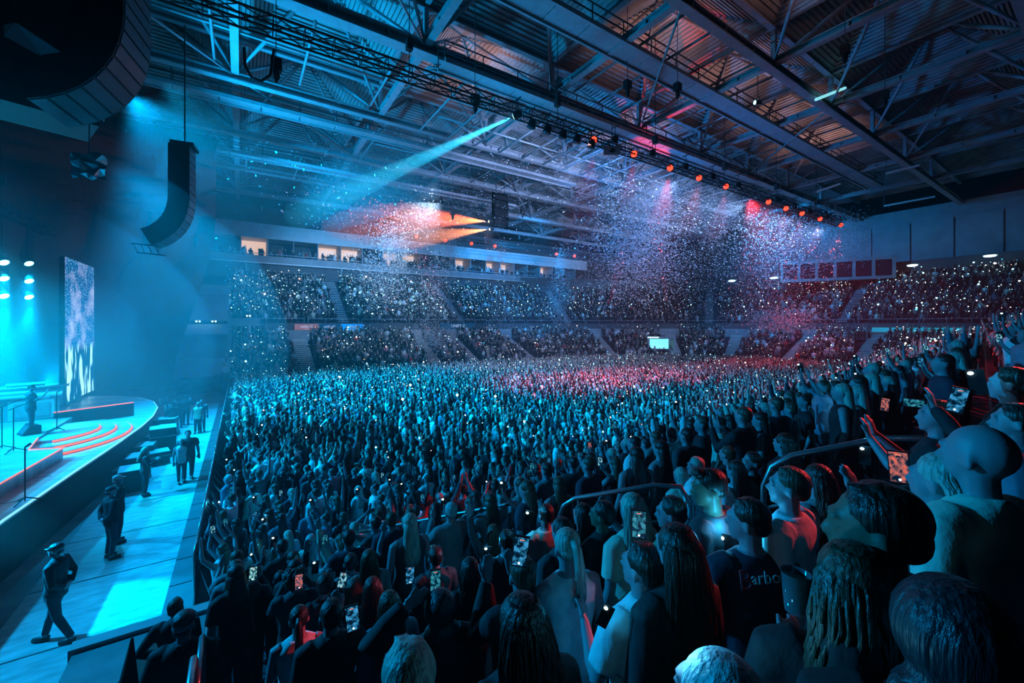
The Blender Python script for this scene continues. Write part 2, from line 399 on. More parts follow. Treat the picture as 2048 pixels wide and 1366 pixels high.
# stairs down the stands: separate steps with pale nosings
def stair(s, rows, label, wid=1.3, mt='step', slant=0.0):
    t = thing('stand_stair', label, 'stairs', bowl(s, rows[0][0], rows[0][1])[0], 0, None)
    for d, z in rows:
        for q in (0, .5):
            p, n = bowl(s + slant * (d - rows[0][0]), d + q * .42 * 2, z + q * (rows[1][1] - rows[0][1]))
            b_ = MB(); rot = Matrix((Vector((n.y, -n.x, 0)), n, Vector((0, 0, 1)))).transposed()
            b_.box(p - t.location + Vector((0, 0, .05)), (wid, .36, .12), rot); b_.obj('stair_step', M[mt], t)
    return t
for s, tx in ((7.0, 'next to the pit end'), (20.5, 'below the banner with the red panel'), (25.5, 'below the pale word banner'), (34, 'before the corner'), (47, 'in the far corner'), (56, 'after the far corner'),
              (62.5, 'at the start of the end stand'), (69, 'in the middle of the end stand'), (76, 'near the dark end of the end stand')):
    stair(s, LOW, 'pale stepped stair in the lower stand ' + tx, 1.5)
for s, tx in ((12, 'near the left end'), (28, 'over the pale word banner'), (44, 'towards the corner'), (60, 'at the corner box'), (72, 'in the dark end block')):
    stair(s, UPP, 'stepped stair in the upper stand ' + tx, 1.2, 'wall')
STAIRS_LOW = (7.0, 20.5, 25.5, 34, 47, 56, 62.5, 69, 76); STAIRS_UP = (12, 28, 44, 60, 72)
# rails along the upper stand front
for s in range(2, int(LT) - 2, 6):
    t = thing('stand_railing', 'slim steel railing section on the upper stand edge, %s from the left end' % ORD[s // 6], 'railing', bowl(s, 8.9, 6.05)[0], 0, 'railings of the upper stand front')
    a, _ = bowl(s, 8.9, 6.05); b, _ = bowl(s + 5.6, 8.9, 6.05); a0 = t.location.copy()
    q = MB(); q.bar(a - a0 + Vector((0, 0, .5)), b - a0 + Vector((0, 0, .5)), .05, .05); q.obj('top_rail', M['steel'], t)
    for k in range(4):
        p = a.lerp(b, k / 3); q = MB(); q.bar(p - a0, p - a0 + Vector((0, 0, .5)), .04, .04); q.obj('rail_post', M['steel'], t)

# shell walls
b_ = MB(); b_.box((30, 66.2, 11), (100, .3, 22)); struct('wall_far', b_, M['walldark'])
b_ = MB(); b_.box((78.2, 28, 11), (.3, 80, 22)); we = struct('wall_end', b_, M['wall'])
for i in range(16):
    q = MB(); q.box((77.9, -2 + i * 4.2, 16.5), (.25, 3.9, 7.0)); q.obj('wall_panel', M['wall'], we)
b_ = MB(); b_.box((30, -9, 11), (100, .3, 22)); struct('wall_near', b_, M['walldark'])
b_ = MB(); b_.box((-20, 28, 11), (.3, 80, 22)); struct('wall_stage', b_, M['walldark'])
profile_strip('wall_upper', [(19.6, 11.9), (19.6, 14.6), (20.2, 14.6), (20.2, 11.9)], M['walldark'])

# ------------------------------------------------------------------ row of suites high on the far side
SU = thing('suite_balcony', 'long white fronted suite balcony with warm lit open rooms high on the far side', 'balcony', (0, 62.4, 0))
def subox(name, m, x0, x1, y0, y1, z0, z1, par=SU):
    q = MB(); q.box(((x0 + x1) / 2, (y0 + y1) / 2, (z0 + z1) / 2), (x1 - x0, y1 - y0, z1 - z0)); return q.obj(name, M[m], par)
subox('fascia', 'white', -3.2, 60, 0, .2, 17.1, 19.0); subox('soffit', 'white', -3.2, 60, .2, 3.4, 17.1, 17.2)
subox('balcony_front', 'wall', -3.2, 60, -.3, 0, 13.9, 14.8); subox('balcony_rail', 'steel', -3.2, 60, -.35, -.25, 15.0, 15.08)
subox('lower_face', 'walldark', -3.2, 60, 0, .2, 11.9, 13.9); subox('ledge', 'white', -3.2, 60, -.5, 0, 13.75, 13.9); subox('suite_floor', 'walldark', -3.2, 60, 0, 3.4, 14.0, 14.2)
k = 0; x = -3.0
while x < 58:
    wdt = 3.0
    lit = (-1 < x < 0.4) or 6 < x < 24 or 27 < x < 40 or 45 < x < 50
    if R.random() < .2: lit = False
    subox('suite_back_wall', 'warm' if lit else 'walldark', x + .1, x + wdt - .1, 3.2, 3.3, 14.2, 17.1)
    subox('partition', 'wall', x - .06, x + .06, .3, 3.3, 14.2, 17.1)
    if lit:
        subox('shelf', 'black', x + .5, x + 1.5, 2.9, 3.2, 15.3, 15.4); subox('door', 'walldark', x + 2, x + 2.6, 3.1, 3.2, 14.2, 16.2)
    x += wdt; k += 1
for x in (0.6, 12, 24, 36, 48):
    q = MB(); q.bar((x, -.1, 11.9), (x, -.1, 13.8), .16, .16); q.obj('support_post', M['wall'], SU)

# window box of the control room over the end stand
cr = thing('control_room', 'pale framed control room box with dark windows over the end stand', 'control room', atX(1670, 540, 71.0)); cr.rotation_euler = (0, 0, rad(-62))
q = MB(); q.box((0, 1.0, 0), (13.2, 1.6, 3.0)); q.obj('back_box', M['walldark'], cr)
q = MB(); q.box((0, 0, 1.35), (13, .3, .5)); q.box((0, 0, -1.3), (13, .3, .4)); q.obj('front_frame', M['wall'], cr)
for i in range(7):
    q = MB(); q.box((-6.4 + i * 2.13, -.02, 0), (.34, .3, 2.6)); q.obj('mullion', M['wall'], cr)
    if i < 6:
        q = MB(); q.box((-6.4 + i * 2.13 + 1.06, .08, 0), (1.9, .04, 2.4)); q.obj('pane', mat('dark_pane', (.02, .03, .04), .08) if i == 0 else bpy.data.materials['dark_pane'], cr)
# emergency lamps
for (px, py, X, tx) in ((1825, 531, 74, 'over the end stand'), (1980, 512, 74, 'beside the far right roof corner'), (1548, 556, 66, 'left of the control room'), (1464, 562, 62, 'in the confetti cloud')):
    p = atX(px, py, X); t = thing('wall_lamp', 'bright white wall lamp ' + tx, 'lamp', p)
    q = MB(); q.box((0.15, 0, 0.1), (.3, 1.2, .12)); q.obj('housing', M['steel'], t)
    q = MB(); q.ell((-.05, 0, 0), (.2, .55, .14), 10, 6); q.obj('diffuser', M['lamp_white'], t, True)
# lit exit passage in the corner stand
s_pass = min((i * .25 for i in range(int(LT * 4))), key=lambda s: abs((proj(bowl(s, 3.2, 1.9)[0]) or (9e9,))[0] - 1322))
vt = thing('stand_passage', 'brightly lit cyan exit passage opening in the corner of the lower stand', 'passage', bowl(s_pass, 3.2, 1.9)[0]); n_ = bowl(s_pass, 3.2)[1]; vt.rotation_euler = (0, 0, math.atan2(-n_.x, n_.y))
q = MB(); q.box((0, .8, .9), (2.8, .1, 1.7)); q.obj('glowing_wall', mat('glowing_passage_wall', (.5, .8, .8), .5, emit=(.2, .8, 1), es=1.3), vt)  # wall glows by itself in place of passage lighting
q = MB(); q.box((0, 0, 2.0), (4.2, 1.6, .25)); q.obj('roof_slab', M['wall'], vt)
for s_ in (-1, 1):
    q = MB(); q.box((s_ * 1.9, 0, .9), (.25, 1.6, 2.0)); q.obj('side_wall', M['wall'], vt)
q = MB(); q.box((-1.2, -.82, 2.02), (1.6, .04, .1)); q.obj('light_tube', M['lamp_white'], vt)

# ================================================================== people
M['skin'] = mat('skin', (.40, .25, .27), .5, objcol=False, noise=(9, .06, (1, 1, 1)))
M['skin_dark'] = mat('skin_deep', (.22, .12, .08), .5, noise=(9, .06, (1, 1, 1)))
M['top'] = mat('garment', (.5, .5, .5), .8, objcol=True, noise=(14, .16, (1, 1, .6)), bump=.5)
M['trousers'] = mat('trouser_cloth', (.03, .035, .05), .8, noise=(14, .2, (1, 1, .5)), bump=.3)
M['hair'] = mat('hair', (.05, .03, .02), .38, objcol=True, noise=(60, .45, (1, 1, .05)), bump=.6)
M['i_skin'] = mat('crowd_skin', (.6, .42, .34), .55)
M['i_top'] = mat('crowd_garment', (.5, .5, .5), .8, inst=True)
M['i_hair'] = mat('crowd_hair', (.03, .02, .015), .5)
M['shoe'] = mat('shoe_leather', (.03, .03, .03), .5)

ARM = {  # elbow, wrist (for the +x side), hand direction
 'down': ((.245, -.03, 1.12), (.262, .07, .88), (0, .15, -1)),
 'hold': ((.25, .17, 1.20), (.10, .36, 1.42), (-.2, .25, 1)),
 'high': ((.27, .17, 1.58), (.17, .27, 1.80), (-.2, .1, 1)),
 'up': ((.31, .04, 1.66), (.34, .06, 1.92), (.05, 0, 1)),
 'vee': ((.40, .06, 1.60), (.50, .10, 1.84), (.2, 0, 1)),
 'chest': ((.25, .05, 1.12), (.10, .32, 1.20), (-.5, .7, .3)),
 'headhand': ((.43, .04, 1.52), (.20, .02, 1.70), (-.9, 0, .3)),
 'reach': ((.30, .26, 1.38), (.30, .50, 1.48), (0, 1, .2)),
 'behind': ((.27, -.10, 1.12), (.08, -.16, .98), (-1, -.1, -.1)),
 'hip': ((.36, -.06, 1.16), (.18, .06, 1.02), (-.7, .5, -.3)),
}
def head_mx(turn, tilt):
    T = Matrix.Translation((0, 0, 1.52)); return T @ Euler((rad(tilt), 0, rad(turn)), 'XYZ').to_matrix().to_4x4() @ T.inverted()
def ring(c, rx, ry, n=14, sq=1.0):
    return [Vector((c[0] + rx * math.copysign(abs(math.cos(2 * math.pi * k / n)) ** sq, math.cos(2 * math.pi * k / n)),
                    c[1] + ry * math.copysign(abs(math.sin(2 * math.pi * k / n)) ** sq, math.sin(2 * math.pi * k / n)), c[2])) for k in range(n)]
TORSO = [(.84, .150, .105, 0), (.93, .172, .118, -.005), (1.04, .152, .102, 0), (1.14, .150, .100, .004), (1.26, .172, .112, .004), (1.34, .186, .112, 0), (1.40, .180, .100, -.008), (1.445, .125, .078, -.014), (1.475, .075, .062, -.014)]
def torso(mb, g=1.0, lo=0, off=0.0, n=14):
    mb.loft([ring((0, cy_, z), rx * g + off, ry * g + off, n, .85) for z, rx, ry, cy_ in TORSO[lo:]])
def arm_pts(pose, s):
    e, w_, h = ARM[pose]; S = Vector((.188 * s, -.01, 1.395)); E = Vector((e[0] * s, e[1], e[2])); W = Vector((w_[0] * s, w_[1], w_[2]))
    return S, E, W, Vector((h[0] * s, h[1], h[2])).normalized()
def leg_pts(s, gait):
    k = gait * s
    return [Vector((.092 * s, 0, .90)), Vector((.10 * s, .02 + .10 * k, .49)), Vector((.10 * s, -.03 + .26 * k, .09)), Vector((.115 * s, .10 + .27 * k, .035))]
def body_mb(pl, pr, turn, tilt, fingers=True, gait=0.0, slim=1.0):
    b = MB(); torso(b, .95)
    b.tube([(0, -.012, 1.42), (0, -.006, 1.50), (0, 0, 1.57)], [.066, .055, .056], 10)
    h = MB()
    h.ell((0, -.012, 1.645), (.076, .096, .094), 14, 10); h.ell((0, .030, 1.600), (.060, .066, .086), 12, 9)
    h.ell((0, .070, 1.535), (.028, .028, .022), 8, 6)
    h.tube([(0, .093, 1.632), (0, .108, 1.605), (0, .098, 1.590)], [.009, .016, .012], 6)
    h.ell((0, .086, 1.655), (.05, .016, .012), 8, 5); h.ell((0, .090, 1.566), (.024, .014, .011), 8, 5)
    for s in (-1, 1):
        h.ell((s * .077, -.008, 1.612), (.012, .020, .033), 8, 6, Euler((rad(-12), 0, rad(s * 25))).to_matrix())
        h.ell((s * .032, .082, 1.628), (.014, .010, .009), 8, 5)
    mx = head_mx(turn, tilt); h.v = [tuple(mx @ Vector(v)) for v in h.v]; b.add(h.v, h.f)
    for s, pose in ((-1, pl), (1, pr)):
        S, E, W, H = arm_pts(pose, s)
        b.tube([S + Vector((-.05 * s, 0, .01)), S, S.lerp(E, .5), E], [.062, .058, .049, .039], 10)
        b.tube([E.lerp(S, .08), E.lerp(W, .3), W], [.040, .041, .025], 10)
        side = H.cross(Vector((0, 1, 0)) if abs(H.y) < .8 else Vector((0, 0, 1))).normalized(); nrm = side.cross(H).normalized()
        P = W + H * .045
        rot = Matrix((side, nrm, H)).transposed()
        b.box(P, (.078, .030, .10), rot, taper=1.0)
        if fingers:
            for k, L in enumerate((.066, .078, .073, .056)):
                f0 = W + H * .085 + side * (-.030 + .020 * k)
                f1 = f0 + H * L * .55 + nrm * .006; f2 = f0 + H * L * .92 + nrm * .024
                b.tube([f0 - H * .02, f0, f1, f2], [.0105, .0105, .0098, .0082], 6)
            t0 = W + H * .03 - side * .035 * s; b.tube([t0, t0 + H * .03 - side * .020 * s + nrm * .01, t0 + H * .062 - side * .026 * s + nrm * .022], [.013, .012, .009], 6)
        else:
            b.ell(W + H * .11, (.036, .018, .045), 8, 5, rot)
    for s in (-1, 1):
        p = leg_pts(s, gait)
        b.tube([p[0] + Vector((0, 0, .04)), p[0], p[0].lerp(p[1], .5), p[1], p[1].lerp(p[2], .3), p[2]], [.088, .088, .074, .053, .055, .037], 10)
        b.tube([p[2] + Vector((0, -.04, -.035)), p[2] + Vector((0, .03, -.03)), p[3]], [.036, .042, .030], 8)
    return b
def top_mb(pl, pr, style, gait=0.0, seed=1):
    b = MB(); q = random.Random(seed)
    for_z = TORSO
    lo = 0 if style != 'crop' else 3
    n = 18; rings = []
    for z, rx, ry, cy_ in TORSO[lo:]:
        g = .020 if style not in ('puffer', 'hoodie') else .040
        if z > 1.43: g *= .6
        r_ = ring((0, cy_, z - (.05 if z < .9 else 0)), rx + g, ry + g, n, .85)
        for k, p in enumerate(r_):
            if z < 1.36: p += Vector((p.x, p.y, 0)).normalized() * q.uniform(-.008, .010)
        rings.append(r_)
    b.loft(rings)
    for s, pose in ((-1, pl), (1, pr)):
        S, E, W, H = arm_pts(pose, s); f = .014 if style not in ('puffer', 'hoodie') else .028
        if style in ('tee', 'crop', 'polo'):
            b.tube([S + Vector((-.06 * s, 0, .01)), S, S.lerp(E, .68)], [.066 + f, .064 + f, .060 + f], 12)
        elif style == 'strap':
            b.tube([S + Vector((-.10 * s, 0, .03)), S + Vector((-.05 * s, 0, .02))], [.05, .045], 8)
        else:
            b.tube([S + Vector((-.06 * s, 0, .01)), S, S.lerp(E, .5), E, E.lerp(W, .5), W.lerp(E, .06)], [.064 + f, .062 + f, .052 + f, .044 + f, .040 + f, .030 + f], 12)
    if style in ('polo', 'shirt', 'jacket', 'puffer'):
        b.tube([(0, -.014, 1.452), (0, -.012, 1.492)], [.082, .072], 14)
    if style == 'hoodie':
        b.ell((0, -.09, 1.45), (.10, .055, .06), 12, 8)
    return b
def legs_mb(gait=0.0):
    b = MB(); b.loft([ring((0, 0, z), rx, ry, 14, .9) for z, rx, ry in ((.80, .165, .115), (.90, .182, .128), (1.0, .168, .116))])
    for s in (-1, 1):
        p = leg_pts(s, gait)
        b.tube([p[0] + Vector((0, 0, .03)), p[0].lerp(p[1], .2), p[1], p[2] + Vector((0, 0, .02))], [.098, .096, .068, .054], 10)
    return b
def shoes_mb(gait=0.0, side=1):
    b = MB()
    for s in (side,):
        p = leg_pts(s, gait); b.tube([p[2] + Vector((0, -.05, -.05)), p[2] + Vector((0, .04, -.045)), p[3] + Vector((0, .04, 0))], [.045, .052, .036], 8)
    return b
def hair_mb(style, seed=3, strands=True):
    b = MB(); q = random.Random(seed)
    cap = lambda k=1.0, dz=0.0: b.ell((0, -.024, 1.664 + dz), (.084 * k, .096 * k, .086 * k), 14, 10)
    if style == 'short':
        cap(); b.ell((0, -.058, 1.615), (.070, .056, .062), 12, 8)
        if strands:
            for k in range(26):
                a = q.uniform(0, 6.28); r_ = q.uniform(.2, 1) * .06; p = Vector((r_ * math.cos(a), -.02 + r_ * math.sin(a) * 1.1, 1.735 - r_ * r_ * 3))
                b.tube([p, p + Vector((q.uniform(-.02, .02), .02, .016))], [.007, .003], 4)
    elif style == 'quiff':
        cap(1.0); b.ell((0, -.055, 1.62), (.072, .056, .060), 12, 8); b.ell((0, .045, 1.728), (.062, .045, .030), 10, 7)
    elif style == 'bald':
        b.ell((0, -.048, 1.612), (.0745, .066, .040), 12, 8)
    elif style == 'curly':
        for k in range(70 if strands else 26):
            v = Vector((q.gauss(0, 1), q.gauss(-.35, 1), q.gauss(.35, .9))).normalized()
            if v.y > .45 and v.z < .3: continue
            b.ell(Vector((0, -.03, 1.65)) + Vector((v.x * .098, v.y * .105, v.z * .105)), (.030, .030, .030), 6, 4)
        cap(1.05)
    elif style == 'capped':
        b.ell((0, -.012, 1.682), (.086, .102, .068), 16, 10); b.tube([(-.05, .07, 1.668), (0, .125, 1.662), (.05, .07, 1.668)], [.03, .045, .03], 8, flat=.25)
        b.ell((0, -.058, 1.60), (.066, .050, .050), 10, 6)
    elif style == 'hood':
        b.ell((0, -.035, 1.655), (.105, .115, .115), 14, 10); b.ell((0, -.07, 1.52), (.12, .085, .08), 12, 8)
    elif style == 'bun':
        cap(); b.ell((0, -.060, 1.62), (.066, .050, .056), 10, 7); b.ell((0, -.095, 1.725), (.045, .042, .040), 10, 7)
    elif style == 'pony':
        cap(); b.ell((0, -.058, 1.625), (.070, .052, .056), 10, 7)
        b.tube([(0, -.11, 1.69), (0, -.155, 1.66), (.005, -.165, 1.56), (.01, -.15, 1.44), (.0, -.14, 1.34)], [.022, .030, .034, .028, .006], 8)
        if strands:
            for k in range(14):
                x = q.uniform(-.025, .025); b.tube([(x * .4, -.13, 1.69), (x, -.185 + abs(x), 1.6), (x * 1.6, -.17, 1.46), (x * 1.8 + q.uniform(-.01, .01), -.15, 1.32 + q.uniform(0, .06))], [.006, .009, .008, .002], 4)
    else:  # long, bob, wavy
        low = {'long': 1.20, 'bob': 1.46, 'wavy': 1.14}[style]; wv = .016 if style == 'wavy' else .004
        cap(1.03)
        rings = []
        for i in range(8):
            t = i / 7; z = 1.66 + (low + .02 - 1.66) * t
            wx = .086 + .030 * math.sin(min(t * 1.6, 1.57)) + q.uniform(-1, 1) * wv * .6; wy = .070 - .022 * t
            if style == 'bob': wx = .088 + .02 * t
            rings.append(ring((0, -.052 - .055 * min(1, t * 1.5), z), wx * (1 if i < 6 else .85 - .2 * (i - 6)), wy * (1 if i < 6 else .7), 12))
        b.loft(rings)
        if strands:
            for k in range(64):
                a = rad(q.uniform(178, 362)); 
                top = Vector((.045 * math.cos(a), -.02 + .05 * math.sin(a), 1.738))
                mid = Vector((.092 * math.cos(a), -.03 + .098 * math.sin(a), 1.655)); ph = q.uniform(0, 6)
                pts = [top, mid]; L = q.uniform(.8, 1.05)
                for i in range(1, 6):
                    t = i / 5; z = 1.655 + (low - 1.655) * t * L
                    pts.append(Vector(((.094 + .028 * min(1, t * 1.6)) * math.cos(a) + wv * math.sin(ph + t * 9), -.05 - .05 * min(1, t * 1.5) + (.085 - .02 * t) * math.sin(a) * .85 + wv * math.cos(ph + t * 9), z)))
                b.tube(pts, [.006, .010, .011, .011, .010, .008, .002], 4)
    return b

# ---- all garments and bodies that the list below asks for are built once, in one batch
JOBS = {}
def job(key, mb, mats, voxel, ratio, smooth_it=2):
    JOBS[key] = (mb, mats, voxel, ratio, smooth_it)
    return key
MESH = {}
def run_jobs():
    tmp = []
    for key, (mb_, mats, voxel, ratio, si) in JOBS.items():
        me = mb_.mesh('src', mats); o = bpy.data.objects.new('tmp', me); COL.objects.link(o)
        if voxel:
            m = o.modifiers.new('r', 'REMESH'); m.mode = 'VOXEL'; m.voxel_size = voxel; m.use_smooth_shade = True
            if si: m = o.modifiers.new('s', 'SMOOTH'); m.iterations = si; m.factor = .5
            if ratio < 1: m = o.modifiers.new('d', 'DECIMATE'); m.ratio = ratio
        tmp.append((key, o))
    bpy.context.view_layer.update(); dg = bpy.context.evaluated_depsgraph_get()
    for key, o in tmp:
        me = bpy.data.meshes.new_from_object(o.evaluated_get(dg)); me.name = key[0]
        me.polygons.foreach_set('use_smooth', [True] * len(me.polygons)); MESH[key] = me
    for key, o in tmp:
        src = o.data; bpy.data.objects.remove(o); bpy.data.meshes.remove(src)
    JOBS.clear()
def need(spec, q):
    """queue the meshes of one figure; q is 'near' or 'mid'"""
    pl, pr, turn, tilt, tops, hairs, gait = spec
    near = q == 'near'; vx = .0105 if near else .021
    kb = ('body', q, pl, pr, turn, tilt, gait)
    if kb not in MESH and kb not in JOBS: job(kb, body_mb(pl, pr, turn, tilt, near, gait), [M['skin']], vx, .42 if near else .32, 2 if near else 1)
    kt = ('top', q, pl, pr, tops, gait)
    if kt not in MESH and kt not in JOBS: job(kt, top_mb(pl, pr, tops, gait, len(JOBS)), [M['top']], .016 if near else .026, .7 if near else .45, 2)
    kl = ('trousers', q, gait)
    if kl not in MESH and kl not in JOBS: job(kl, legs_mb(gait), [M['trousers']], .02 if near else .03, .5, 1)
    ks = ('shoes', q, gait, 1); k2 = ('shoes', q, gait, -1)
    for k_ in (ks, k2):
        if k_ not in MESH and k_ not in JOBS: job(k_, shoes_mb(gait, k_[3]), [M['shoe']], 0, 1)
    kh = ('hair', q, hairs)
    if kh not in MESH and kh not in JOBS:
        rm = hairs in ('short', 'quiff', 'bald', 'capped', 'hood', 'bun')
        job(kh, hair_mb(hairs, len(hairs), near), [M['hair']], (.010 if near else .02) if rm else 0, .5)
    return kb, kt, kl, ks, k2, kh
HAIRC = {'dark': (.022, .014, .010), 'brown': (.09, .05, .03), 'blonde': (.46, .42, .36), 'grey': (.45, .45, .45), 'red': (.30, .07, .03), 'stubble': (.30, .21, .19), 'cap': (.55, .55, .55), 'capdark': (.03, .03, .035)}
TOPC = {'black': (.012, .012, .014), 'charcoal': (.05, .05, .055), 'navy': (.025, .03, .05), 'grey': (.22, .22, .23), 'denim': (.15, .19, .25), 'white': (.82, .82, .82), 'cream': (.70, .64, .52), 'pink': (.65, .25, .32), 'red': (.55, .03, .03), 'tan': (.45, .32, .2), 'green': (.10, .22, .12)}
PEOPLE = []
def person(spec, q, loc, rz, h, topc, hairc, label, group=None, skin=None, wide=1.0):
    keys = need_cache(spec, q)
    t = thing('person', label, 'person', loc, rz, group); s = h / 1.745
    t.scale = (s * wide, s * wide, s)
    pl, pr, turn, tilt, tops, hairs, gait = spec
    mx = head_mx(turn, tilt)
    for k in keys:
        if k[0] == 'hair' and hairs == 'bald': continue
        nm = {'body': 'body', 'top': {'jacket': 'jacket', 'puffer': 'jacket', 'hoodie': 'hoodie', 'shirt': 'shirt', 'strap': 'strappy_top'}.get(tops, 'shirt'), 'trousers': 'trousers', 'shoes': 'shoe', 'hair': {'capped': 'cap', 'hood': 'hood'}.get(hairs, 'hair')}[k[0]]
        o = link(nm, MESH[k], t)
        if k[0] == 'top': o.color = (*topc, 1)
        if k[0] == 'hair':
            o.color = (*hairc, 1); o.matrix_local = mx
        if k[0] == 'body' and skin:
            o.material_slots[0].link = 'OBJECT'; o.material_slots[0].material = skin
    PEOPLE.append((t, loc)); return t
def need_cache(spec, q):
    k = need(spec, q)
    if JOBS: run_jobs()
    return k
def hand_pt(t, spec, side, out=.11):
    pose = spec[1] if side > 0 else spec[0]
    S, E, W, H = arm_pts(pose, side); v = W + H * out
    sc = t.scale; v = Vector((v.x * sc[0], v.y * sc[1], v.z * sc[2]))
    return t.location + Euler((0, 0, t.rotation_euler[2])).to_matrix() @ v

# near stand: stepped rows, turned a little from the X axis
KS = .1336
NROW, RUN, RISE, TOPZ = 11, .85, .372, 3.68
def yeff(x, y): return y - KS * x
def tread(x, y):
    e = yeff(x, y)
    if x < -.35: return 1.1 if y < 8.3 else 0.0
    if e > -.1 + RUN * (NROW - 1): return 0.0
    return TOPZ - RISE * math.floor((e + .1) / RUN)
ns = thing('near_stand', None, None); ns['kind'] = 'structure'
for k in range(-3, NROW - 1):
    x0, x1 = -.30, 62.0; y0 = -.1 + RUN * k; z = TOPZ - RISE * k
    q = MB(); q.prism([(x0, y0 + KS * x0), (x1, y0 + KS * x1), (x1, y0 + RUN + KS * x1), (x0, y0 + RUN + KS * x0)], z - RISE - .2 if k < NROW - 2 else 0, z)
    q.obj('stand_tread', M['seat'], ns)
    q = MB(); q.prism([(x0, y0 + RUN - .05 + KS * x0), (x1, y0 + RUN - .05 + KS * x1), (x1, y0 + RUN + KS * x1), (x0, y0 + RUN + KS * x0)], z, z + .012); q.obj('tread_nosing', M['steel_dark'], ns)

SPECS = {}
def S(arms='down', turn=0, tilt=0, top='jacket', hair='short', gait=0.0):
    a = arms.split('/') if '/' in arms else (arms, arms)
    return (a[0], a[1], turn, tilt, top, hair, gait)
STAGE_PT = (-8, 23)
def facing(x, y, to=(1, 30)): return math.atan2(x - to[0], to[1] - y)
